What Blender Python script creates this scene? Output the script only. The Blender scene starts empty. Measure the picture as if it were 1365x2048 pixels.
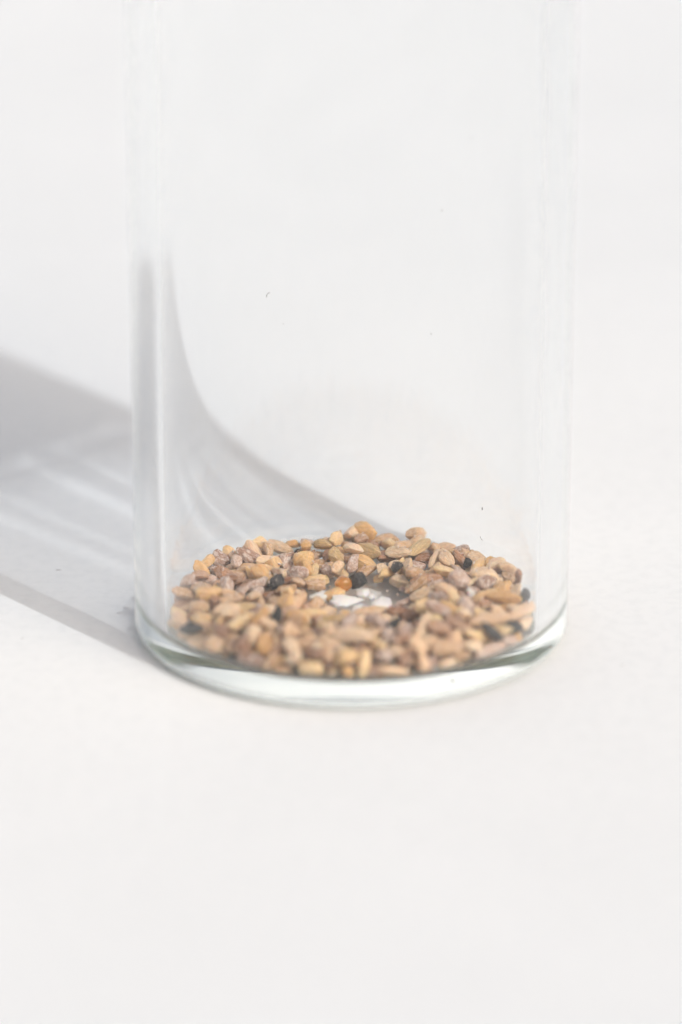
# Close-up of the foot of a glass jar holding a thin layer of seeds, on white paper in sunlight
import bpy, bmesh, math, random
from mathutils import Vector, Quaternion, Matrix, noise

C = bpy.context.scene.collection
SC = bpy.context.scene
S = 18.0                       # scene units are millimetres: the jar's radius is 18 mm; everything below is laid out in jar radii
U = S / 0.018

# ------------------------------------------------------------------ camera
PITCH = math.radians(22.0)
DIST = 25.0
FPX = 432.0 * DIST             # focal length in pixels of the 1365 x 2048 frame
fw = Vector((0, math.cos(PITCH), -math.sin(PITCH)))
up = Vector((0, math.sin(PITCH), math.cos(PITCH)))
d = fw + Vector((1, 0, 0)) * ((703 - 682.5) / FPX) - up * ((1250 - 1024) / FPX)
CAM = -d.normalized() * DIST
cd = bpy.data.cameras.new('camera')
cam = bpy.data.objects.new('camera', cd); C.objects.link(cam)
cam.location = CAM * S
cam.rotation_euler = (math.pi / 2 - PITCH, 0, 0)
cd.sensor_fit = 'VERTICAL'; cd.sensor_height = 24.0
cd.lens = FPX / 2048 * 24.0
cd.clip_start = 5; cd.clip_end = 20000
cd.dof.use_dof = True
FOCUS = Vector((0, 0.42, 0.16))
cd.dof.focus_distance = (FOCUS - CAM).dot(fw) * S
APERTURE = 0.85                # diameter in jar radii
cd.dof.aperture_fstop = cd.lens / 1000 / (APERTURE * S)
SC.camera = cam

# ------------------------------------------------------------------ sky and sun
SUN_EL = math.radians(42)
SUN_H = Vector((0.655, -0.755, 0)).normalized()      # horizontal direction towards the sun
w = bpy.data.worlds.new('World'); SC.world = w; w.use_nodes = True
nt = w.node_tree; nt.nodes.clear()
sky = nt.nodes.new('ShaderNodeTexSky'); sky.sky_type = 'NISHITA'; sky.sun_disc = False
sky.sun_elevation = SUN_EL
sky.sun_rotation = math.atan2(SUN_H.x, SUN_H.y)
sky.air_density = 1.0; sky.dust_density = 7.5; sky.ozone_density = 0.0
bg = nt.nodes.new('ShaderNodeBackground'); bg.inputs[1].default_value = 0.15
wo = nt.nodes.new('ShaderNodeOutputWorld')
nt.links.new(sky.outputs[0], bg.inputs[0]); nt.links.new(bg.outputs[0], wo.inputs[0])
sl = bpy.data.lights.new('sun', 'SUN'); sl.energy = 2.0; sl.angle = math.radians(0.5); sl.color = (1.0, 1.0, 0.992)
sun = bpy.data.objects.new('sun', sl); C.objects.link(sun)
sdir = SUN_H * math.cos(SUN_EL) + Vector((0, 0, math.sin(SUN_EL)))
sun.rotation_euler = (-sdir).to_track_quat('-Z', 'Y').to_euler()
sl.cycles.is_caustics_light = True

# ------------------------------------------------------------------ exposure and sampling
vs = SC.view_settings
vs.view_transform = 'Standard'; vs.look = 'None'; vs.gamma = 1.0; vs.exposure = -0.61
cy = SC.cycles
cy.max_bounces = 64; cy.transmission_bounces = 64; cy.glossy_bounces = 64       # light runs a long way round inside the thick base; cy.diffuse_bounces = 6
cy.transparent_max_bounces = 12
cy.caustics_refractive = True; cy.caustics_reflective = True
cy.sample_clamp_indirect = 6.0
cy.blur_glossy = 0.0
cy.use_denoising = True; cy.denoiser = 'OPENIMAGEDENOISE'
cy.use_adaptive_sampling = False

# ------------------------------------------------------------------ helpers
def obj(name, me, mat=None, parent=None, **kw):
    o = bpy.data.objects.new(name, me); C.objects.link(o)
    if mat: me.materials.append(mat)
    if parent: o.parent = parent
    for k, v in kw.items(): o[k] = v
    return o

def finish(bm, name, smooth=True):
    bmesh.ops.recalc_face_normals(bm, faces=bm.faces)
    me = bpy.data.meshes.new(name); bm.to_mesh(me); bm.free()
    if smooth:
        for p in me.polygons: p.use_smooth = True
    return me

def lathe(prof, n, name):
    bm = bmesh.new(); rows = []
    for r, z in prof:
        if r == 0: rows.append([bm.verts.new((0, 0, z * S))] * n)
        else: rows.append([bm.verts.new((r * S * math.cos(2 * math.pi * i / n), r * S * math.sin(2 * math.pi * i / n), z * S)) for i in range(n)])
    for a, b in zip(rows, rows[1:]):
        for i in range(n):
            f = []
            for v in (a[i], a[(i + 1) % n], b[(i + 1) % n], b[i]):
                if v not in f: f.append(v)
            bm.faces.new(f)
    return finish(bm, name)

class NT:
    def __init__(s, name):
        s.m = bpy.data.materials.new(name); s.m.use_nodes = True
        s.t = s.m.node_tree; s.t.nodes.clear()
        s.out = s.n('OutputMaterial')
    def n(s, k, **kw):
        x = s.t.nodes.new('ShaderNode' + k)
        for a, b in kw.items(): setattr(x, a, b)
        return x
    def l(s, a, b): s.t.links.new(a, b)
    def noise(s, vec, scale, detail=4, rough=.55, dist=0.0):
        x = s.n('TexNoise'); x.inputs['Scale'].default_value = scale / U; x.inputs['Detail'].default_value = detail
        x.inputs['Roughness'].default_value = rough; x.inputs['Distortion'].default_value = dist
        s.l(vec, x.inputs['Vector']); return x
    def ramp(s, fac, stops):
        x = s.n('ValToRGB'); e = x.color_ramp.elements
        while len(e) < len(stops): e.new(.5)
        for i, (p, c) in enumerate(stops): e[i].position = p; e[i].color = (*c, 1)
        s.l(fac, x.inputs[0]); return x
    def mix(s, fac, a, b, mode='MIX'):
        x = s.n('Mix', data_type='RGBA', blend_type=mode)
        for sock, v in ((x.inputs[0], fac), (x.inputs[6], a), (x.inputs[7], b)):
            if hasattr(v, 'links'): s.l(v, sock)
            else: sock.default_value = v if isinstance(v, float) else (*v, 1)
        return x.outputs[2]

# ------------------------------------------------------------------ paper table and its added sweep
P = NT('white_paper')
tc = P.n('TexCoord'); n1 = P.noise(tc.outputs['Object'], 40, 5, .6); n2 = P.noise(tc.outputs['Object'], 900, 4, .6); n3 = P.noise(tc.outputs['Object'], 2600, 3, .6)
col = P.ramp(n1.outputs[0], [(0.35, (.782, .832, .873)), (0.65, (.812, .862, .903))])
col2 = P.mix(0.35, col.outputs[0], P.ramp(n2.outputs[0], [(0.3, (.74, .775, .80)), (0.55, (.85, .88, .90))]).outputs[0])
pb = P.n('BsdfPrincipled'); pb.inputs['Roughness'].default_value = .8; pb.inputs['Specular IOR Level'].default_value = .25
P.l(col2, pb.inputs['Base Color'])
b1 = P.n('Bump'); b1.inputs['Strength'].default_value = .7; b1.inputs['Distance'].default_value = .00006 * U
P.l(n2.outputs[0], b1.inputs['Height'])
b2 = P.n('Bump'); b2.inputs['Strength'].default_value = .8; b2.inputs['Distance'].default_value = .00002 * U
P.l(n3.outputs[0], b2.inputs['Height']); P.l(b1.outputs[0], b2.inputs['Normal']); P.l(b2.outputs[0], pb.inputs['Normal'])
P.l(pb.outputs[0], P.out.inputs[0])
# one sheet: flat at the jar, sagging behind to darken, unseen sweep added as reflector
def sheet(x, y):
    r = math.hypot(x, y); az = abs((math.degrees(math.atan2(y, x)) - 112 + 180) % 360 - 180)      # 0 = behind and a little to the left
    side = 1 - max(0, min(1, (az - 105) / 30)); side = side * side * (3 - 2 * side)
    z = -.055 * max(0, min(y, 30) - 4.5) if y > 4.5 else 0
    if r > 46: 
        t = min(r - 46, 18 - 1e-6)
        z += side * (18 - math.sqrt(18 * 18 - t * t) + max(0, r - 63) * 3.0)
    return z
bm = bmesh.new()
radii = [0, 1, 2, 4, 5, 6, 8, 10, 13, 17, 22, 30, 38, 46, 50, 54, 57, 60, 62, 63, 63.6, 75]
NA = 96; g = []
for r in radii:
    if r == 0: g.append([bm.verts.new((0, 0, 0))] * NA); continue
    g.append([bm.verts.new((r * math.cos(2 * math.pi * k / NA) * S, r * math.sin(2 * math.pi * k / NA) * S, sheet(r * math.cos(2 * math.pi * k / NA), r * math.sin(2 * math.pi * k / NA)) * S)) for k in range(NA)])
for a_, b_ in zip(g, g[1:]):
    for k in range(NA):
        f = []
        for v in (a_[k], b_[k], b_[(k + 1) % NA], a_[(k + 1) % NA]):
            if v not in f: f.append(v)
        bm.faces.new(f)
for f in bm.faces: f.normal_update()
paper = obj('table_top', finish(bm, 'table_top'), P.m, kind='structure', label='white paper covering the table, with an added unseen sweep far behind and beside the glass jar')
if paper.data.polygons[0].normal.z < 0: paper.data.flip_normals()
paper.cycles.is_caustics_receiver = True

# ------------------------------------------------------------------ glass jar
RI, ZF, RC, TOP = 0.857, 0.10, 0.05, 3.46
RO, RB = 1.0, 0.06
prof = []
for i in range(0, 21):                                  # underside: a shallow punt inside the foot ring
    r = .89 * i / 20; t = r / .89; prof.append((r, .0015 + .004 * (1 - t * t)))
prof += [(RO - RB - .02, .0015)]
for i in range(0, 11):
    a = math.pi / 2 * i / 10; prof.append((RO - RB + RB * math.sin(a), .0015 + RB - RB * math.cos(a)))
prof += [(RO, .1), (RO, .16), (RO, .6), (RO, 1.4), (RO, 2.4), (RO, TOP - .09), (RO, TOP - .07)]
for i in range(1, 11):
    a = math.pi * i / 10; c = (RO + RI) / 2; h = (RO - RI) / 2
    prof.append((c + h * math.cos(a), TOP - .07 + h * math.sin(a)))
prof += [(RI, TOP - .09 - k * .04) for k in range(79)] + [(RI, ZF + RC + .015)]
for i in range(0, 13):
    a = math.pi / 2 * (1 - i / 12); prof.append((RI - RC + RC * math.sin(a), ZF + RC - (RC + .005) * math.cos(a)))
for i in range(1, 21):                                  # inner floor, very slightly domed
    r = (RI - RC) * (1 - i / 20); prof.append((r if i < 20 else 0, ZF - .002 - .003 * (r / (RI - RC)) ** 2))
G = NT('clear_glass')
gb = G.n('BsdfGlass'); gb.inputs['Roughness'].default_value = 0.0; gb.inputs['IOR'].default_value = 1.43
gb.inputs['Color'].default_value = (1, 1, 1, 1)
va = G.n('VolumeAbsorption'); va.inputs['Color'].default_value = (.62, .92, .83, 1); va.inputs['Density'].default_value = 4.0 / U
G.l(gb.outputs[0], G.out.inputs['Surface']); G.l(va.outputs[0], G.out.inputs['Volume'])
jar_mesh = lathe(prof, 420, 'glass_jar')
# inner wall: ripples added and shaped to throw bright streaks, plus random draw lines
rs = random.Random(5)
LINES = [(.10, .13, .0016), (.30, .05, .0004), (-.35, .09, .0005)] + [(rs.uniform(-3.1, 3.1), rs.uniform(.04, .09), rs.uniform(-.00035, .00045)) for _ in range(14)]
sa = math.atan2(SUN_H.y, SUN_H.x)
for v in jar_mesh.vertices:
    x, y, z = v.co / S; r = math.hypot(x, y)
    if abs(r - RI) < .002 and z > ZF + RC:
        a = (math.atan2(y, x) - sa + math.pi) % (2 * math.pi) - math.pi
        fade = min(1, (z - ZF - RC) / .25) * max(0, min(1, (TOP - z) / .2))
        f = 0
        if math.cos(a) > 0: f += .0085 * max(0, min(1, math.cos(a) * 3 - 1)) * math.exp(-((z - .90 * (2.42 + math.cos(a))) / .15) ** 2)  # added lens ridge, its shape set to throw the bright band
        for pa, w_, am in LINES: f += am * math.exp(-((a - pa) / w_) ** 2)
        f = f * fade + .0006 * fade * noise.noise(Vector((x * 2.2, y * 2.2, z * .8)))
        v.co.x *= (r - f) / r; v.co.y *= (r - f) / r
jar = obj('glass_jar', jar_mesh, G.m, label='clear straight-sided glass jar with a thick base, holding a layer of seeds', category='jar')
jar.cycles.is_caustics_caster = True

# ------------------------------------------------------------------ unseen wooden block added above the frame to shade the paper at the left
W = NT('pale_wood')
tc = W.n('TexCoord'); mp = W.n('Mapping'); mp.inputs['Scale'].default_value = (40, 400, 400); W.l(tc.outputs['Object'], mp.inputs[0])
wn = W.noise(mp.outputs[0], 3, 6, .6, .4)
wb = W.n('BsdfPrincipled'); wb.inputs['Roughness'].default_value = .6
W.l(W.ramp(wn.outputs[0], [(.35, (.30, .17, .085)), (.65, (.46, .29, .16))]).outputs[0], wb.inputs['Base Color']); W.l(wb.outputs[0], W.out.inputs[0])
bm = bmesh.new()
pts = []
for cx_, cy_, a0 in ((.65, .5, 0), (-.65, .5, 90), (-.65, -.5, 180), (.65, -.5, 270)):
    for k in range(9):
        a = math.radians(a0 + k * 90 / 8); pts.append((cx_ + .48 * math.cos(a), cy_ + .5 * math.sin(a)))
rings = []
for z_, g_ in ((-.35, .97), (-.33, 1), (.33, 1), (.35, .97)):
    rings.append([bm.verts.new((x * g_ * S, y * g_ * S, z_ * S)) for x, y in pts])
for a_, b_ in zip(rings, rings[1:]):
    for k in range(len(pts)): bm.faces.new((a_[k], a_[(k + 1) % len(pts)], b_[(k + 1) % len(pts)], b_[k]))
bm.faces.new(rings[0]); bm.faces.new(rings[-1])
shade_block = obj('shade_block', finish(bm, 'shade_block', False), W.m, label='unseen brown wooden block with rounded corners, added over the jar to cast shade', category='shade_block')
shade_block.location = (0, 0, (TOP + .35 + .004) * S)
shade_block.rotation_euler = (0, 0, math.atan2(SUN_H.y, SUN_H.x))

# ------------------------------------------------------------------ seed materials
def seed_mat(name, stops, dust=.35, rough=.6, sss=.0, streak=1.0, bump=.5, dustc=(.66, .56, .50)):
    M = NT(name)
    tc = M.n('TexCoord'); oi = M.n('ObjectInfo')
    ad = M.n('VectorMath', operation='ADD'); sc_ = M.n('VectorMath', operation='SCALE')
    cb = M.n('CombineXYZ'); M.l(oi.outputs['Random'], cb.inputs[0]); M.l(oi.outputs['Random'], cb.inputs[2])
    sc_.inputs[3].default_value = 37; M.l(cb.outputs[0], sc_.inputs[0])
    M.l(tc.outputs['Object'], ad.inputs[0]); M.l(sc_.outputs[0], ad.inputs[1])
    v = ad.outputs[0]
    mp = M.n('Mapping'); mp.inputs['Scale'].default_value = (.35, 1, 1); M.l(v, mp.inputs[0])
    nb = M.noise(v, 1.3 * U, 4, .6); ns = M.noise(mp.outputs[0], 6.5 * U, 4, .65, .5); nd = M.noise(v, 2.2 * U, 5, .72, .5); nf = M.noise(v, 16 * U, 3, .7)
    mx = M.n('Math', operation='MULTIPLY_ADD'); mx.inputs[1].default_value = .5; mx.inputs[2].default_value = 0
    M.l(oi.outputs['Random'], mx.inputs[0])
    a1 = M.n('Math', operation='MULTIPLY_ADD'); a1.inputs[1].default_value = .6; M.l(nb.outputs[0], a1.inputs[0]); M.l(mx.outputs[0], a1.inputs[2])
    base = M.ramp(a1.outputs[0], stops).outputs[0]
    st = M.ramp(ns.outputs[0], [(.35, (.52, .46, .43)), (.6, (1.06, 1.04, 1.0))]).outputs[0]
    base = M.mix(.7 * streak, base, st, 'MULTIPLY')
    dm = M.ramp(nd.outputs[0], [(.46, (0, 0, 0)), (.60, (1, 1, 1))])
    dm2 = M.n('Math', operation='MULTIPLY'); dm2.inputs[1].default_value = dust * .7; M.l(dm.outputs[0], dm2.inputs[0])
    base = M.mix(dm2.outputs[0], base, dustc)
    b = M.n('BsdfPrincipled'); b.inputs['Roughness'].default_value = rough; b.inputs['Specular IOR Level'].default_value = .35
    M.l(base, b.inputs['Base Color'])
    if sss:
        b.inputs['Subsurface Weight'].default_value = sss; b.inputs['Subsurface Radius'].default_value = (1, .55, .25)
        b.inputs['Subsurface Scale'].default_value = .0006 * U
    u1 = M.n('Bump'); u1.inputs['Strength'].default_value = bump; u1.inputs['Distance'].default_value = .00012 * U; M.l(ns.outputs[0], u1.inputs['Height'])
    u2 = M.n('Bump'); u2.inputs['Strength'].default_value = bump * .7; u2.inputs['Distance'].default_value = .00004 * U; M.l(nf.outputs[0], u2.inputs['Height'])
    M.l(u1.outputs[0], u2.inputs['Normal']); M.l(u2.outputs[0], b.inputs['Normal'])
    M.l(b.outputs[0], M.out.inputs[0])
    return M.m
MATS = {
    'tan':    seed_mat('tan_husk', [(.25, (.52, .32, .17)), (.55, (.74, .50, .30)), (.8, (.86, .66, .45))], .6, .6, .25, .9, .8, (.86, .76, .68)),
    'golden': seed_mat('golden_husk', [(.25, (.60, .35, .14)), (.55, (.80, .53, .25)), (.8, (.88, .67, .40))], .3, .42, .4, .7, .6),
    'brown':  seed_mat('reddish_brown_husk', [(.25, (.30, .14, .07)), (.55, (.48, .26, .15)), (.8, (.62, .40, .26))], .6, .6, .15, 1, .9),
    'mauve':  seed_mat('dusty_mauve_husk', [(.25, (.38, .23, .17)), (.55, (.56, .38, .30)), (.8, (.70, .53, .44))], 1.0, .7, .1, 1, 1.0, (.86, .79, .74)),
    'peach':  seed_mat('peach_kernel', [(.25, (.74, .48, .28)), (.55, (.85, .62, .42)), (.8, (.90, .71, .52))], .4, .5, .4, .6, .7),
    'olive':  seed_mat('olive_husk', [(.25, (.42, .28, .12)), (.55, (.60, .43, .21)), (.8, (.72, .54, .30))], .3, .5, .25, 1, .8),
    'black':  seed_mat('black_husk', [(.25, (.014, .014, .016)), (.55, (.03, .029, .031)), (.8, (.06, .055, .055))], .35, .7, 0, 1, 1.0, (.26, .25, .23)),
    'white':  seed_mat('chalky_crumb', [(.25, (.86, .82, .78)), (.55, (.90, .87, .84)), (.8, (.92, .90, .88))], .2, .5, .5, .15, .6, (.93, .91, .89)),
}
A = NT('amber_resin')
ab = A.n('BsdfPrincipled'); ab.inputs['Base Color'].default_value = (.93, .42, .06, 1); ab.inputs['Roughness'].default_value = .12
ab.inputs['Transmission Weight'].default_value = .7; ab.inputs['Subsurface Weight'].default_value = .3; ab.inputs['Subsurface Radius'].default_value = (1, .4, .1)
ab.inputs['Subsurface Scale'].default_value = .0008 * U; ab.inputs['Coat Weight'].default_value = .6; ab.inputs['Coat Roughness'].default_value = .05
A.l(ab.outputs[0], A.out.inputs[0])
MATS['amber'] = A.m

# ------------------------------------------------------------------ seed shapes (unit half-extents along x, y, z)
def seed_mesh(kind, k):
    rnd = random.Random(hash_(kind) + k)
    bm = bmesh.new(); bmesh.ops.create_icosphere(bm, subdivisions=4 if kind != 'crumb' else 3, radius=1)
    off = Vector((rnd.uniform(-9, 9), rnd.uniform(-9, 9), rnd.uniform(-9, 9)))
    taper = rnd.uniform(.05, .35); bend = rnd.uniform(-.12, .12); tip = rnd.random() < .5
    npl = {'grain': 5, 'husk': 2, 'pebble': 8, 'crumb': 7}.get(kind, 0)
    planes = [(Vector((rnd.gauss(0, .7), rnd.gauss(0, 1), rnd.gauss(0, 1))).normalized(), rnd.uniform(.52, .86)) for _ in range(npl)]
    for v in bm.verts:
        c = v.co.copy()
        r = 1.0
        if kind == 'grain':
            r += .13 * noise.noise(c * 1.3 + off) + .055 * noise.noise(c * 3.2 + off) + .045 * noise.noise(c * 7 + off)
            r += -.07 * math.exp(-(c.y / .15) ** 2) * (1 if c.z > 0 else .4)        # crease along the belly
        elif kind == 'husk':
            ang = math.atan2(c.z, c.y)
            r += .075 * math.cos(7 * ang + rnd.random() * 0 + off.x) * (1 - c.x * c.x) + .10 * noise.noise(c * 1.6 + off) + .03 * noise.noise(c * 6 + off)
        elif kind == 'cube':
            m = max(abs(c.x), abs(c.y), abs(c.z)); r = .66 / m + .18
            r += .05 * noise.noise(c * 4 + off)
        elif kind == 'amber':
            r += .08 * noise.noise(c * 1.2 + off)
        else:
            r += .28 * noise.noise(c * 1.1 + off) + .18 * noise.noise(c * 2.3 + off) + .10 * noise.noise(c * 5 + off)
        q = c * r
        for pn, ph in planes:                            # worn flats and broken edges
            e = q.dot(pn) - ph
            if e > 0: q -= pn * e * .9
        if kind in ('grain', 'husk'):
            t = (q.x + 1) / 2
            q.y *= 1 - taper * t; q.z *= 1 - taper * .6 * t
            q.z += bend * (q.x * q.x - .4)
            if tip and q.x > .8: q.x += (q.x - .8) * .5
        v.co = q
    return finish(bm, kind + '_shape')
def hash_(s): return sum(ord(ch) * (i + 3) for i, ch in enumerate(s))
SHAPES = {k: [seed_mesh(k, i) for i in range(n)] for k, n in (('grain', 12), ('husk', 7), ('pebble', 8), ('crumb', 5), ('cube', 1), ('amber', 1))}
MC = {}
def variant(kind, i, mat):
    key = (kind, i, mat)
    if key not in MC:
        me = SHAPES[kind][i].copy(); me.materials.append(MATS[mat]); MC[key] = me
    return MC[key]

def project(p):
    v = p - CAM; z = v.dot(fw)
    return (682.5 + FPX * v.x / z, 1024 - FPX * v.dot(up) / z)

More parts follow.
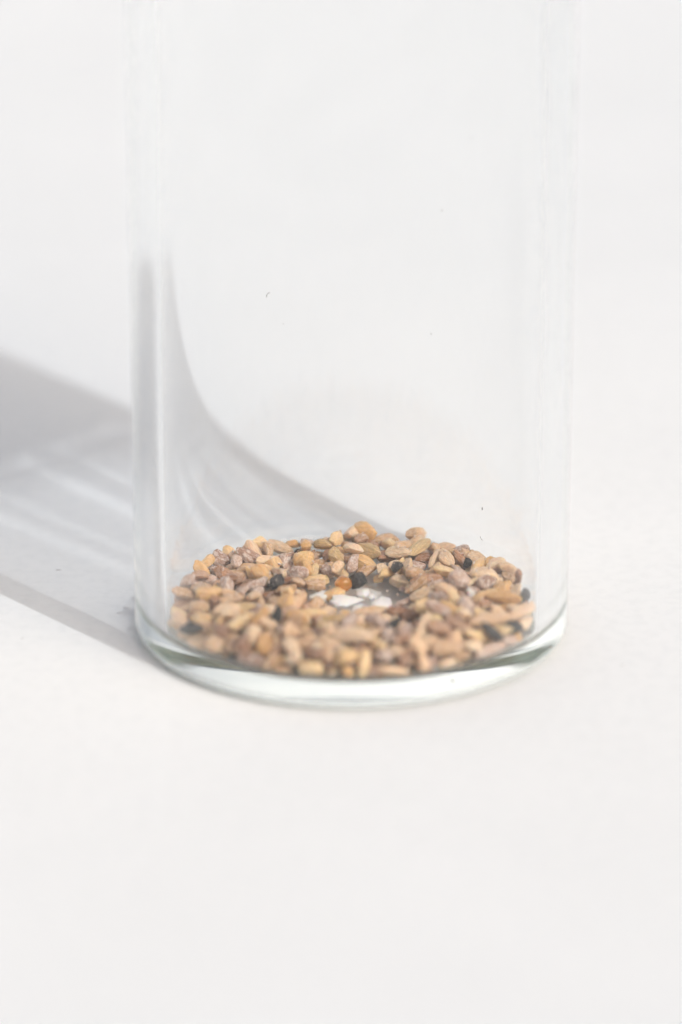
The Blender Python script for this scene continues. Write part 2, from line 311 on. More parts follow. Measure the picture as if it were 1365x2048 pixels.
# kind, half-extents, position, rotation of every seed lying in the jar (jar radii)
SEEDS = [
('grain', 0.053, 0.032, 0.026, 0.1939, -0.5108, 0.1261, 0.762, 0.122, -0.062, -0.633),
('husk', 0.073, 0.032, 0.025, -0.1086, -0.0966, 0.126, 0.843, 0.209, 0.166, 0.467),
('grain', 0.064, 0.037, 0.027, 0.4473, -0.2215, 0.1275, 0.977, -0.084, -0.044, -0.19),
('husk', 0.09, 0.03, 0.031, 0.5721, -0.5045, 0.1303, 0.652, 0.719, 0.219, 0.097),
('grain', 0.062, 0.043, 0.029, 0.4242, -0.2952, 0.1289, 0.037, 0.051, -0.065, 0.996),
('grain', 0.074, 0.044, 0.037, -0.2302, -0.249, 0.1374, 0.946, 0.285, 0.018, -0.152),
('pebble', 0.052, 0.048, 0.043, 0.3119, -0.6049, 0.142, 0.977, -0.176, 0.082, -0.093),
('crumb', 0.021, 0.013, 0.015, -0.4183, 0.0142, 0.1134, 0.59, -0.797, -0.086, 0.101),
('grain', 0.057, 0.031, 0.026, 0.3399, 0.1181, 0.1267, 0.079, 0.499, -0.862, -0.039),
('pebble', 0.038, 0.034, 0.032, -0.1865, 0.5261, 0.1348, 0.279, -0.488, 0.668, 0.488),
('grain', 0.075, 0.051, 0.033, 0.3351, -0.4475, 0.133, 0.741, -0.051, 0.056, 0.667),
('grain', 0.057, 0.032, 0.027, -0.4414, -0.1206, 0.1268, 0.98, 0.069, -0.078, -0.168),
('pebble', 0.038, 0.032, 0.023, -0.1377, -0.7013, 0.1238, 0.065, -0.786, -0.609, -0.084),
('husk', 0.085, 0.037, 0.026, -0.3513, 0.6805, 0.1267, 0.344, -0.019, -0.092, 0.934),
('crumb', 0.034, 0.024, 0.02, -0.5787, -0.1284, 0.1202, 0.909, -0.107, 0.086, -0.393),
('grain', 0.068, 0.041, 0.033, 0.0402, -0.4547, 0.1351, 0.796, -0.193, -0.042, 0.572),
('husk', 0.088, 0.038, 0.027, -0.3347, 0.1464, 0.1274, 0.969, -0.059, -0.059, 0.232),
('crumb', 0.029, 0.024, 0.017, -0.5057, -0.5795, 0.1176, 0.601, -0.02, -0.073, 0.796),
('grain', 0.056, 0.035, 0.024, 0.3778, -0.007, 0.1246, 0.861, -0.089, -0.018, -0.5),
('grain', 0.068, 0.044, 0.031, 0.602, -0.1746, 0.1328, 0.968, -0.244, 0.056, 0.008),
('grain', 0.075, 0.046, 0.036, 0.181, 0.5581, 0.1349, 0.915, -0.127, -0.021, 0.382),
('crumb', 0.033, 0.028, 0.017, 0.2947, 0.7418, 0.1175, 0.169, 0.074, 0.012, 0.983),
('husk', 0.073, 0.026, 0.025, -0.0753, -0.3422, 0.125, 0.357, -0.755, 0.509, -0.21),
('crumb', 0.031, 0.029, 0.024, -0.4774, 0.3342, 0.1243, 0.914, -0.031, -0.103, -0.391),
('husk', 0.089, 0.031, 0.029, 0.1028, -0.1146, 0.1307, 0.143, 0.002, -0.363, -0.921),
('grain', 0.065, 0.042, 0.029, 0.1783, -0.3181, 0.129, 0.95, 0.095, -0.03, -0.296),
('grain', 0.055, 0.033, 0.024, 0.1121, -0.6724, 0.1247, 0.948, 0.048, -0.081, -0.305),
('grain', 0.068, 0.045, 0.035, -0.1658, -0.0128, 0.1346, 0.64, -0.093, 0.027, -0.762),
('grain', 0.062, 0.034, 0.031, -0.0668, -0.6937, 0.1312, 0.84, 0.116, -0.01, 0.529),
('grain', 0.058, 0.036, 0.03, -0.0491, 0.6149, 0.1291, 0.603, 0.056, 0.125, 0.786),
('grain', 0.054, 0.035, 0.026, -0.3192, -0.2875, 0.1257, 0.12, 0.993, -0.013, 0.02),
('crumb', 0.024, 0.02, 0.017, -0.4312, -0.2322, 0.1171, 0.99, -0.009, 0.118, 0.071),
('pebble', 0.047, 0.037, 0.035, 0.107, 0.686, 0.1339, 0.368, 0.014, 0.156, 0.916),
('grain', 0.057, 0.032, 0.029, -0.1741, 0.3784, 0.1311, 0.612, -0.383, 0.466, -0.511),
('pebble', 0.042, 0.037, 0.031, -0.2059, -0.1055, 0.1318, 0.259, -0.834, 0.477, 0.096),
('pebble', 0.038, 0.031, 0.026, -0.5858, -0.2789, 0.1265, 0.668, 0.133, 0.258, 0.685),
('crumb', 0.019, 0.018, 0.014, 0.123, -0.5823, 0.1147, 0.147, -0.128, 0.014, 0.981),
('grain', 0.06, 0.033, 0.028, -0.2226, -0.4645, 0.1279, 0.054, -0.743, -0.664, -0.06),
('crumb', 0.025, 0.021, 0.017, -0.3305, 0.288, 0.1174, 0.115, 0.69, -0.71, -0.075),
('crumb', 0.025, 0.017, 0.013, -0.1404, 0.4132, 0.1134, 0.589, 0.048, 0.118, 0.798),
('grain', 0.059, 0.038, 0.031, -0.693, 0.2702, 0.1308, 0.135, -0.99, 0.024, -0.027),
('grain', 0.076, 0.045, 0.036, -0.4259, -0.6765, 0.1357, 0.97, 0.06, 0.041, -0.231),
('crumb', 0.034, 0.026, 0.024, 0.2012, -0.7206, 0.1238, 0.087, 0.988, -0.068, -0.104),
('grain', 0.063, 0.041, 0.03, -0.1098, -0.2195, 0.1307, 0.952, 0.152, 0.084, 0.252),
('grain', 0.057, 0.034, 0.025, -0.1041, 0.7248, 0.1283, 0.289, 0.844, -0.418, -0.17),
('grain', 0.07, 0.039, 0.038, 0.477, -0.6104, 0.1372, 0.488, 0.67, 0.47, 0.304),
('grain', 0.06, 0.037, 0.032, 0.0398, -0.7291, 0.1356, 0.607, -0.793, -0.051, -0.007),
('crumb', 0.019, 0.016, 0.013, -0.544, -0.5737, 0.1133, 0.913, -0.033, -0.112, 0.391),
('husk', 0.088, 0.029, 0.035, 0.4542, 0.0483, 0.1378, 0.229, -0.948, -0.139, 0.174),
('grain', 0.061, 0.038, 0.027, 0.2842, 0.3354, 0.1268, 0.925, -0.081, -0.047, 0.369),
('grain', 0.072, 0.047, 0.035, 0.0498, 0.2801, 0.1346, 0.992, 0.089, -0.038, -0.082),
('crumb', 0.022, 0.019, 0.018, -0.6185, -0.0943, 0.1182, 0.339, 0.842, 0.395, 0.141),
('grain', 0.065, 0.038, 0.03, -0.0122, -0.3975, 0.1317, 0.192, 0.6, -0.742, -0.231),
('crumb', 0.031, 0.021, 0.019, -0.1542, -0.5598, 0.1193, 0.08, 0.356, -0.922, -0.13),
('pebble', 0.057, 0.046, 0.037, -0.3193, 0.4606, 0.1393, 0.637, -0.0, -0.256, 0.728),
('grain', 0.062, 0.042, 0.03, -0.7278, 0.108, 0.1299, 0.879, 0.037, -0.088, -0.467),
('pebble', 0.042, 0.036, 0.027, -0.5966, 0.4048, 0.1272, 0.82, -0.027, -0.105, 0.562),
('pebble', 0.058, 0.049, 0.038, 0.6853, 0.4002, 0.1414, 0.499, 0.01, 0.341, -0.797),
('crumb', 0.025, 0.02, 0.013, 0.3464, -0.5627, 0.1237, 0.147, -0.752, -0.18, -0.617),
('grain', 0.075, 0.051, 0.033, 0.5526, -0.2936, 0.1334, 0.986, 0.054, -0.042, -0.155),
('crumb', 0.03, 0.02, 0.022, 0.4745, -0.0767, 0.1204, 0.628, -0.318, -0.298, 0.645),
('husk', 0.087, 0.035, 0.031, 0.3282, 0.5874, 0.1303, 0.967, -0.142, -0.009, 0.21),
('grain', 0.062, 0.038, 0.031, -0.0176, 0.5263, 0.1306, 0.349, 0.075, -0.113, -0.927),
('pebble', 0.056, 0.049, 0.038, -0.3322, -0.193, 0.1483, 0.466, -0.645, 0.568, 0.211),
('husk', 0.075, 0.024, 0.024, -0.1968, 0.5778, 0.1242, 0.852, 0.489, 0.108, 0.154),
('pebble', 0.043, 0.036, 0.033, 0.1477, -0.3894, 0.132, 0.897, 0.124, -0.058, 0.419),
('grain', 0.065, 0.04, 0.03, -0.3656, -0.4453, 0.1296, 0.09, -0.97, 0.222, 0.04),
('grain', 0.072, 0.041, 0.038, 0.3896, -0.093, 0.1372, 0.934, 0.308, 0.006, -0.183),
('grain', 0.057, 0.031, 0.028, -0.4929, -0.1762, 0.1281, 0.268, 0.025, 0.305, 0.914),
('grain', 0.068, 0.038, 0.036, -0.7211, -0.1, 0.1364, 0.573, -0.815, -0.043, 0.071),
('grain', 0.075, 0.044, 0.031, 0.7617, -0.2614, 0.1344, 0.129, -0.467, 0.853, -0.193),
('pebble', 0.047, 0.042, 0.034, -0.1132, -0.6257, 0.1329, 0.923, 0.106, 0.088, 0.358),
('husk', 0.081, 0.027, 0.031, 0.2155, -0.6213, 0.1315, 0.727, 0.074, -0.006, 0.683),
('grain', 0.066, 0.044, 0.032, -0.7691, 0.2215, 0.1334, 0.603, 0.06, -0.061, 0.793),
('pebble', 0.039, 0.031, 0.031, 0.4705, 0.4203, 0.1295, 0.252, -0.085, -0.139, 0.954),
('grain', 0.069, 0.047, 0.031, 0.4225, -0.4063, 0.1309, 0.048, 0.787, -0.612, 0.061),
('pebble', 0.044, 0.039, 0.033, -0.5265, -0.2333, 0.134, 0.079, 0.873, -0.396, -0.273),
('husk', 0.083, 0.029, 0.03, -0.4851, 0.408, 0.1287, 0.911, -0.409, 0.028, -0.039),
('crumb', 0.024, 0.018, 0.013, 0.4306, -0.4719, 0.1134, 0.097, 0.397, 0.912, 0.037),
('crumb', 0.024, 0.018, 0.014, -0.5662, 0.2496, 0.1145, 0.34, -0.009, 0.13, -0.931),
('grain', 0.06, 0.037, 0.031, -0.3609, 0.0606, 0.131, 0.099, -0.994, 0.015, 0.052),
('crumb', 0.022, 0.02, 0.014, -0.4256, -0.5442, 0.1145, 0.033, -0.947, -0.301, -0.104),
('crumb', 0.023, 0.014, 0.015, -0.0438, -0.218, 0.1149, 0.356, 0.697, 0.576, 0.236),
('crumb', 0.034, 0.022, 0.017, -0.5251, -0.5273, 0.1197, 0.023, 0.441, -0.828, -0.346),
('grain', 0.058, 0.036, 0.032, 0.2454, -0.4604, 0.1317, 0.081, -0.505, -0.858, -0.048),
('husk', 0.097, 0.033, 0.032, -0.0739, 0.3805, 0.1318, 0.398, -0.229, -0.414, 0.786),
('husk', 0.073, 0.028, 0.023, 0.1149, -0.7605, 0.1263, 0.072, 0.067, -0.497, -0.862),
('grain', 0.055, 0.036, 0.026, 0.2886, 0.1777, 0.1344, 0.652, -0.558, -0.173, 0.484),
('grain', 0.067, 0.039, 0.033, 0.0245, -0.2212, 0.1324, 0.146, 0.044, -0.129, -0.98),
('pebble', 0.049, 0.039, 0.04, 0.4231, 0.3573, 0.1379, 0.192, -0.726, 0.612, -0.248),
('crumb', 0.033, 0.028, 0.019, -0.2227, 0.6577, 0.1192, 0.969, -0.112, 0.011, 0.218),
('crumb', 0.021, 0.02, 0.013, 0.6759, 0.4491, 0.1159, 0.213, -0.752, 0.624, 0.006),
('grain', 0.074, 0.041, 0.033, 0.2783, -0.144, 0.132, 0.125, -0.912, -0.389, 0.037),
('grain', 0.07, 0.043, 0.031, -0.5551, 0.3177, 0.1309, 0.958, -0.099, 0.022, -0.268),
('husk', 0.096, 0.034, 0.037, -0.2092, -0.1737, 0.1384, 0.458, -0.886, -0.031, -0.072),
('pebble', 0.04, 0.031, 0.026, 0.3006, -0.0427, 0.1253, 0.991, -0.131, 0.036, 0.013),
('pebble', 0.054, 0.045, 0.037, 0.1185, -0.4783, 0.1418, 0.309, 0.132, -0.939, -0.069),
('grain', 0.056, 0.035, 0.029, 0.6721, -0.467, 0.144, 0.707, 0.481, 0.476, 0.205),
('husk', 0.082, 0.03, 0.032, 0.1825, 0.769, 0.1291, 0.576, 0.795, 0.161, 0.095),
('husk', 0.076, 0.031, 0.028, -0.4347, 0.592, 0.1282, 0.08, 0.908, -0.41, 0.011),
('grain', 0.068, 0.046, 0.037, -0.6221, -0.3647, 0.143, 0.789, 0.578, 0.203, 0.049),
('grain', 0.065, 0.037, 0.029, 0.2673, 0.5015, 0.1311, 0.127, -0.399, -0.858, 0.298),
('grain', 0.057, 0.033, 0.026, 0.2747, -0.6744, 0.1267, 0.01, -0.492, -0.866, -0.084),
('pebble', 0.054, 0.046, 0.041, 0.6187, 0.0177, 0.1432, 0.389, -0.645, -0.533, 0.385),
('husk', 0.078, 0.029, 0.03, -0.456, 0.0335, 0.1382, 0.874, -0.031, -0.224, 0.43),
('husk', 0.098, 0.04, 0.039, -0.1526, -0.4171, 0.138, 0.532, 0.77, -0.276, -0.217),
('grain', 0.07, 0.045, 0.033, 0.0682, -0.3285, 0.1329, 0.341, -0.07, -0.077, 0.934),
('crumb', 0.026, 0.019, 0.017, -0.005, -0.5125, 0.1174, 0.134, -0.956, 0.255, -0.065),
('husk', 0.076, 0.03, 0.025, -0.5221, -0.4024, 0.1248, 0.1, -0.797, 0.588, -0.091),
('husk', 0.085, 0.034, 0.026, 0.2163, -0.1072, 0.1349, 0.376, -0.166, 0.002, -0.911),
('grain', 0.058, 0.036, 0.025, 0.3032, -0.2788, 0.1252, 0.849, 0.069, -0.002, -0.524),
('crumb', 0.021, 0.016, 0.016, -0.6256, 0.5118, 0.1219, 0.653, -0.122, 0.71, 0.234),
('crumb', 0.029, 0.026, 0.019, -0.1018, 0.6592, 0.121, 0.006, 0.973, -0.025, 0.23),
('husk', 0.081, 0.031, 0.026, 0.6294, -0.2416, 0.1266, 0.076, 0.039, -0.086, 0.993),
('crumb', 0.021, 0.014, 0.013, 0.3562, -0.7374, 0.1191, 0.443, -0.456, -0.085, 0.767),
('grain', 0.062, 0.042, 0.034, 0.1483, -0.2114, 0.1335, 0.936, 0.061, -0.088, -0.335),
('grain', 0.056, 0.035, 0.024, 0.4517, -0.0187, 0.137, 0.026, 0.244, 0.434, 0.867),
('husk', 0.073, 0.028, 0.028, 0.2599, 0.0207, 0.1271, 0.563, -0.77, -0.239, 0.182),
('pebble', 0.046, 0.043, 0.032, 0.5486, 0.2901, 0.1318, 0.174, 0.021, 0.126, -0.976),
('husk', 0.085, 0.031, 0.034, -0.4465, -0.3041, 0.1307, 0.119, -0.066, 0.594, -0.793),
('husk', 0.083, 0.034, 0.033, 0.4889, 0.5313, 0.1475, 0.338, 0.572, 0.747, 0.017),
('crumb', 0.03, 0.028, 0.019, 0.4649, 0.4818, 0.1194, 0.032, -0.996, -0.013, -0.085),
('grain', 0.055, 0.037, 0.029, -0.2597, 0.1022, 0.1294, 0.622, -0.068, 0.059, 0.777),
('pebble', 0.057, 0.05, 0.039, 0.5242, 0.1332, 0.1455, 0.391, -0.612, 0.609, -0.32),
('grain', 0.071, 0.047, 0.039, -0.1069, 0.5339, 0.1383, 0.068, 0.68, -0.728, 0.064),
('crumb', 0.02, 0.014, 0.011, -0.7436, 0.0016, 0.1115, 0.98, 0.114, 0.052, 0.156),
('husk', 0.087, 0.028, 0.028, -0.2546, 0.4771, 0.128, 0.62, -0.45, 0.447, -0.461),
('husk', 0.093, 0.033, 0.03, 0.5561, -0.3727, 0.1298, 0.14, 0.99, 0.031, 0.006),
('grain', 0.072, 0.045, 0.036, -0.6086, -0.2211, 0.1548, 0.794, -0.503, -0.305, -0.154),
('pebble', 0.039, 0.032, 0.027, -0.2931, -0.7533, 0.128, 0.043, 0.144, -0.955, 0.254),
('grain', 0.062, 0.04, 0.033, -0.113, 0.3284, 0.1429, 0.463, -0.692, 0.349, -0.43),
('crumb', 0.02, 0.017, 0.016, -0.5174, -0.4832, 0.1172, 0.701, -0.236, 0.173, 0.65),
('husk', 0.096, 0.035, 0.031, -0.4744, 0.2237, 0.1337, 0.799, -0.594, 0.088, -0.024),
('pebble', 0.048, 0.041, 0.037, -0.1679, 0.1837, 0.1382, 0.814, -0.565, -0.017, 0.131),
('grain', 0.067, 0.046, 0.035, -0.6061, -0.0214, 0.1352, 0.969, 0.093, 0.033, -0.226),
('pebble', 0.052, 0.043, 0.033, 0.2094, 0.4473, 0.1329, 0.553, -0.032, -0.114, -0.825),
('husk', 0.08, 0.034, 0.029, -0.2235, -0.5691, 0.1287, 0.04, -0.388, 0.911, -0.135),
('husk', 0.093, 0.036, 0.034, -0.294, 0.2285, 0.1347, 0.102, 0.071, 0.799, 0.589),
('grain', 0.07, 0.046, 0.033, 0.7436, 0.1187, 0.1323, 0.358, -0.015, 0.122, -0.925),
('grain', 0.055, 0.033, 0.025, -0.6928, 0.189, 0.132, 0.002, -0.86, -0.439, 0.259),
('husk', 0.085, 0.033, 0.032, 0.5829, -0.5671, 0.1362, 0.211, 0.923, 0.282, 0.156),
('husk', 0.079, 0.03, 0.026, -0.7437, -0.2652, 0.1261, 0.054, -0.222, -0.973, -0.006),
('grain', 0.068, 0.046, 0.038, 0.5301, -0.2186, 0.1774, 0.009, -0.978, 0.188, -0.089),
('crumb', 0.019, 0.017, 0.015, -0.5572, -0.1785, 0.1154, 0.136, 0.444, 0.885, 0.031),
('grain', 0.076, 0.051, 0.037, 0.4051, -0.5445, 0.1367, 0.083, -0.685, -0.723, 0.018),
('grain', 0.06, 0.037, 0.027, -0.3587, -0.1195, 0.1417, 0.89, -0.275, 0.279, 0.233),
('pebble', 0.047, 0.043, 0.028, -0.0259, -0.2933, 0.1316, 0.968, 0.002, -0.179, 0.174),
('grain', 0.061, 0.035, 0.032, -0.5585, 0.3839, 0.1751, 0.362, 0.604, 0.655, 0.275),
('grain', 0.058, 0.038, 0.027, 0.4472, 0.1057, 0.143, 0.35, -0.274, 0.331, 0.832),
('grain', 0.063, 0.037, 0.031, 0.5461, -0.1115, 0.1312, 0.958, 0.245, 0.087, 0.117),
('crumb', 0.022, 0.016, 0.017, 0.726, 0.3532, 0.1171, 0.289, 0.627, -0.482, -0.54),
('husk', 0.073, 0.028, 0.025, 0.1788, -0.7917, 0.1323, 0.635, -0.762, -0.005, 0.128),
('husk', 0.091, 0.03, 0.033, 0.62, 0.1588, 0.13, 0.429, 0.883, -0.161, -0.104),
('grain', 0.065, 0.043, 0.036, -0.475, 0.1539, 0.135, 0.989, 0.131, 0.04, 0.051),
('crumb', 0.026, 0.019, 0.015, 0.2962, 0.1302, 0.1154, 0.652, -0.009, -0.112, -0.75),
('pebble', 0.054, 0.05, 0.037, -0.1746, -0.7942, 0.146, 0.51, 0.856, -0.028, -0.084),
('grain', 0.063, 0.039, 0.033, -0.7274, 0.3368, 0.147, 0.396, -0.843, 0.218, 0.291),
('crumb', 0.022, 0.018, 0.015, -0.2535, -0.3534, 0.1154, 0.117, -0.917, 0.374, -0.079),
('grain', 0.075, 0.044, 0.035, -0.4068, -0.3667, 0.1391, 0.907, -0.419, 0.005, 0.043),
('grain', 0.071, 0.048, 0.036, 0.3532, -0.1604, 0.1562, 0.851, 0.238, 0.336, -0.325),
('crumb', 0.02, 0.017, 0.016, -0.4701, -0.6027, 0.1168, 0.681, 0.269, -0.024, 0.68),
('grain', 0.058, 0.032, 0.025, -0.63, 0.2164, 0.129, 0.507, -0.199, 0.037, -0.838),
('grain', 0.062, 0.042, 0.031, 0.0533, -0.3958, 0.1765, 0.432, 0.874, -0.222, 0.011),
('grain', 0.068, 0.043, 0.035, -0.5258, 0.6051, 0.1354, 0.057, -0.831, -0.548, -0.073),
('grain', 0.065, 0.038, 0.035, -0.4413, -0.4994, 0.136, 0.065, -0.047, 0.823, -0.563),
('grain', 0.055, 0.03, 0.025, -0.1723, 0.466, 0.1277, 0.052, -0.152, 0.008, 0.987),
('crumb', 0.025, 0.021, 0.02, 0.26, -0.3166, 0.1206, 0.31, -0.699, 0.606, -0.221),
('grain', 0.063, 0.041, 0.034, 0.541, 0.5993, 0.139, 0.168, 0.251, 0.945, -0.127),
('husk', 0.089, 0.03, 0.03, 0.095, -0.5441, 0.137, 0.22, -0.103, 0.223, 0.944),
('grain', 0.074, 0.05, 0.038, -0.1506, 0.6748, 0.1557, 0.774, -0.053, -0.406, 0.484),
('grain', 0.06, 0.039, 0.028, 0.0676, 0.3731, 0.133, 0.177, 0.204, -0.247, -0.93),
('grain', 0.074, 0.045, 0.032, 0.3706, 0.5163, 0.1321, 0.07, 0.377, -0.923, 0.029),
('grain', 0.067, 0.044, 0.036, -0.7788, -0.1772, 0.1415, 0.418, -0.798, 0.424, -0.097),
('crumb', 0.027, 0.016, 0.021, 0.6017, 0.4501, 0.1167, 0.575, -0.407, 0.546, -0.454),
('husk', 0.091, 0.036, 0.035, 0.7367, 0.2096, 0.1354, 0.012, -0.982, -0.174, -0.067),
('grain', 0.06, 0.033, 0.026, -0.2158, -0.4114, 0.1887, 0.266, -0.957, -0.018, -0.112),
('husk', 0.094, 0.04, 0.032, 0.6898, -0.3441, 0.1378, 0.759, -0.236, 0.286, -0.536),
('grain', 0.054, 0.032, 0.029, -0.2619, -0.4076, 0.1319, 0.634, -0.685, -0.152, 0.325),
('husk', 0.086, 0.036, 0.027, -0.344, 0.5372, 0.1287, 0.321, -0.046, 0.254, -0.911),
('grain', 0.06, 0.036, 0.027, 0.4733, -0.1625, 0.1295, 0.315, 0.94, -0.122, -0.058),
('pebble', 0.053, 0.043, 0.033, -0.5185, -0.0776, 0.134, 0.158, 0.926, 0.34, 0.048),
('crumb', 0.022, 0.02, 0.017, 0.061, 0.559, 0.1171, 0.808, 0.137, -0.04, -0.572),
('grain', 0.061, 0.036, 0.027, -0.6593, 0.3689, 0.1327, 0.436, -0.03, 0.303, 0.847),
('grain', 0.057, 0.038, 0.029, -0.2191, 0.716, 0.1341, 0.223, 0.762, 0.602, -0.084),
('husk', 0.088, 0.038, 0.027, 0.0183, -0.5084, 0.1865, 0.023, 0.95, 0.225, 0.215),
('pebble', 0.042, 0.032, 0.033, 0.2639, -0.5383, 0.1431, 0.764, 0.607, 0.206, -0.068),
('pebble', 0.044, 0.034, 0.033, 0.5909, -0.43, 0.132, 0.023, 0.225, -0.594, -0.771),
('grain', 0.065, 0.045, 0.031, 0.0253, -0.5729, 0.1369, 0.2, 0.188, 0.925, 0.261),
('grain', 0.071, 0.041, 0.035, -0.6473, -0.4721, 0.1347, 0.419, -0.071, -0.062, 0.903),
('grain', 0.076, 0.051, 0.033, 0.1971, 0.672, 0.1385, 0.026, -0.523, -0.81, 0.265),
('pebble', 0.048, 0.037, 0.031, 0.3578, -0.2363, 0.1353, 0.022, -0.264, -0.687, 0.677),
('grain', 0.059, 0.038, 0.031, 0.4053, -0.6937, 0.1316, 0.568, -0.017, -0.141, -0.811),
('husk', 0.086, 0.036, 0.03, -0.3855, -0.5683, 0.1356, 0.401, 0.069, -0.36, -0.839),
('grain', 0.066, 0.039, 0.028, 0.8008, -0.0522, 0.1387, 0.578, 0.304, 0.346, 0.673),
('crumb', 0.03, 0.018, 0.018, 0.5312, 0.2051, 0.118, 0.728, 0.488, 0.307, 0.37),
('grain', 0.075, 0.043, 0.041, -0.6212, 0.1307, 0.1394, 0.283, 0.954, 0.072, 0.066),
('grain', 0.063, 0.038, 0.031, 0.2316, -0.7815, 0.1919, 0.561, -0.443, -0.343, -0.61),
('grain', 0.06, 0.034, 0.026, 0.6393, -0.0851, 0.1264, 0.782, -0.083, 0.097, -0.61),
('husk', 0.089, 0.034, 0.033, 0.3349, 0.289, 0.1327, 0.136, 0.44, -0.862, -0.21),
('grain', 0.071, 0.044, 0.038, -0.2189, -0.6612, 0.137, 0.991, 0.125, -0.002, -0.042),
('grain', 0.063, 0.036, 0.028, -0.0858, -0.2739, 0.1639, 0.041, -0.16, 0.938, -0.305),
('crumb', 0.018, 0.012, 0.01, 0.124, 0.7991, 0.1115, 0.986, 0.139, -0.088, 0.04),
('pebble', 0.047, 0.04, 0.029, -0.2881, -0.0808, 0.1293, 0.699, -0.114, -0.01, -0.706),
('grain', 0.063, 0.035, 0.029, -0.4564, 0.2804, 0.1426, 0.695, -0.623, 0.353, 0.063),
('crumb', 0.026, 0.02, 0.019, 0.1515, -0.532, 0.1195, 0.446, 0.306, 0.689, 0.483),
('crumb', 0.026, 0.019, 0.014, -0.0181, -0.6666, 0.1144, 0.094, -0.879, 0.461, -0.076),
('husk', 0.081, 0.03, 0.032, 0.0755, -0.1656, 0.169, 0.802, 0.594, 0.06, 0.021),
('husk', 0.078, 0.03, 0.028, 0.3477, -0.6763, 0.1483, 0.428, -0.395, 0.802, -0.129),
('crumb', 0.022, 0.018, 0.011, -0.5109, -0.127, 0.112, 0.358, 0.081, 0.031, -0.929),
('grain', 0.059, 0.037, 0.028, 0.251, -0.6107, 0.1853, 0.603, 0.294, -0.212, -0.71),
('grain', 0.054, 0.037, 0.024, 0.7078, -0.0865, 0.1242, 0.067, -0.461, -0.884, 0.041),
('crumb', 0.018, 0.015, 0.013, -0.2323, 0.1822, 0.1134, 0.026, 0.848, -0.513, -0.129),
('grain', 0.061, 0.034, 0.03, 0.6064, -0.1396, 0.1797, 0.825, -0.333, 0.067, 0.452),
('grain', 0.064, 0.038, 0.033, -0.289, -0.5246, 0.1346, 0.188, -0.503, 0.84, -0.071),
('grain', 0.055, 0.038, 0.028, 0.3545, -0.3559, 0.1538, 0.0, -0.886, -0.394, 0.245),
('grain', 0.059, 0.037, 0.033, 0.3135, 0.4188, 0.1322, 0.104, 0.972, 0.204, -0.056),
('grain', 0.075, 0.041, 0.041, -0.4028, 0.3274, 0.1397, 0.113, -0.395, -0.894, 0.179),
('pebble', 0.056, 0.044, 0.034, 0.7542, 0.3072, 0.1467, 0.47, 0.566, -0.315, -0.6),
('pebble', 0.057, 0.047, 0.039, 0.5606, 0.5023, 0.143, 0.317, -0.622, -0.608, 0.378),
('grain', 0.06, 0.036, 0.033, -0.3503, -0.5031, 0.1716, 0.887, -0.346, 0.022, 0.306),
('husk', 0.093, 0.037, 0.034, 0.3559, -0.0159, 0.1784, 0.163, 0.031, 0.953, 0.254),
('crumb', 0.022, 0.02, 0.017, -0.1763, -0.2159, 0.1172, 0.049, -0.559, 0.817, -0.132),
('crumb', 0.028, 0.017, 0.017, -0.3477, -0.5994, 0.1167, 0.129, -0.015, 0.155, 0.979),
('husk', 0.079, 0.028, 0.03, -0.0621, -0.516, 0.1274, 0.455, -0.644, -0.492, 0.37),
('grain', 0.062, 0.038, 0.031, 0.491, -0.3362, 0.1651, 0.126, 0.176, -0.005, -0.976),
('grain', 0.072, 0.044, 0.03, 0.5426, -0.0119, 0.1303, 0.807, -0.09, -0.007, -0.583),
('husk', 0.083, 0.033, 0.028, -0.7567, -0.0396, 0.1274, 0.024, 0.065, -0.989, -0.133),
('husk', 0.085, 0.034, 0.032, 0.4826, -0.4789, 0.1331, 0.146, -0.611, 0.73, -0.27),
('grain', 0.054, 0.036, 0.03, -0.0152, -0.7991, 0.1325, 0.083, -0.65, -0.693, 0.301),
('crumb', 0.018, 0.016, 0.01, -0.5131, 0.5327, 0.1106, 0.151, -0.047, -0.091, 0.983),
('grain', 0.071, 0.047, 0.035, -0.7972, 0.0435, 0.139, 0.795, 0.238, 0.045, 0.556),
('grain', 0.073, 0.042, 0.038, 0.0535, 0.4622, 0.1378, 0.088, -0.179, -0.98, -0.013),
('grain', 0.056, 0.036, 0.024, 0.2284, -0.2563, 0.1258, 0.142, 0.697, -0.696, -0.099),
('pebble', 0.052, 0.039, 0.034, -0.0805, 0.7855, 0.1455, 0.577, 0.344, -0.715, -0.193),
('grain', 0.067, 0.041, 0.03, -0.3008, 0.3612, 0.1301, 0.132, -0.94, -0.314, 0.021),
('grain', 0.061, 0.037, 0.029, 0.4513, 0.1805, 0.1356, 0.939, 0.197, -0.153, 0.237),
('pebble', 0.04, 0.035, 0.026, 0.6483, 0.0914, 0.1371, 0.412, 0.385, 0.733, -0.381),
('grain', 0.054, 0.036, 0.027, 0.0009, 0.6766, 0.1298, 0.937, 0.321, -0.018, -0.134),
('grain', 0.058, 0.04, 0.026, -0.0103, 0.4156, 0.1262, 0.043, -0.601, -0.794, 0.082),
('grain', 0.054, 0.03, 0.023, 0.5799, -0.362, 0.183, 0.882, 0.332, 0.108, 0.316),
('grain', 0.064, 0.04, 0.029, 0.6963, -0.1532, 0.1519, 0.09, -0.033, -0.792, 0.602),
('grain', 0.066, 0.04, 0.031, -0.1426, -0.3424, 0.157, 0.496, 0.156, -0.839, 0.16),
('grain', 0.067, 0.044, 0.031, 0.4877, 0.3278, 0.1404, 0.29, -0.418, 0.728, -0.46),
('grain', 0.067, 0.042, 0.035, -0.1531, -0.5647, 0.1773, 0.645, -0.742, 0.174, 0.06),
('grain', 0.072, 0.043, 0.033, -0.6168, -0.0877, 0.167, 0.978, 0.113, 0.05, -0.17),
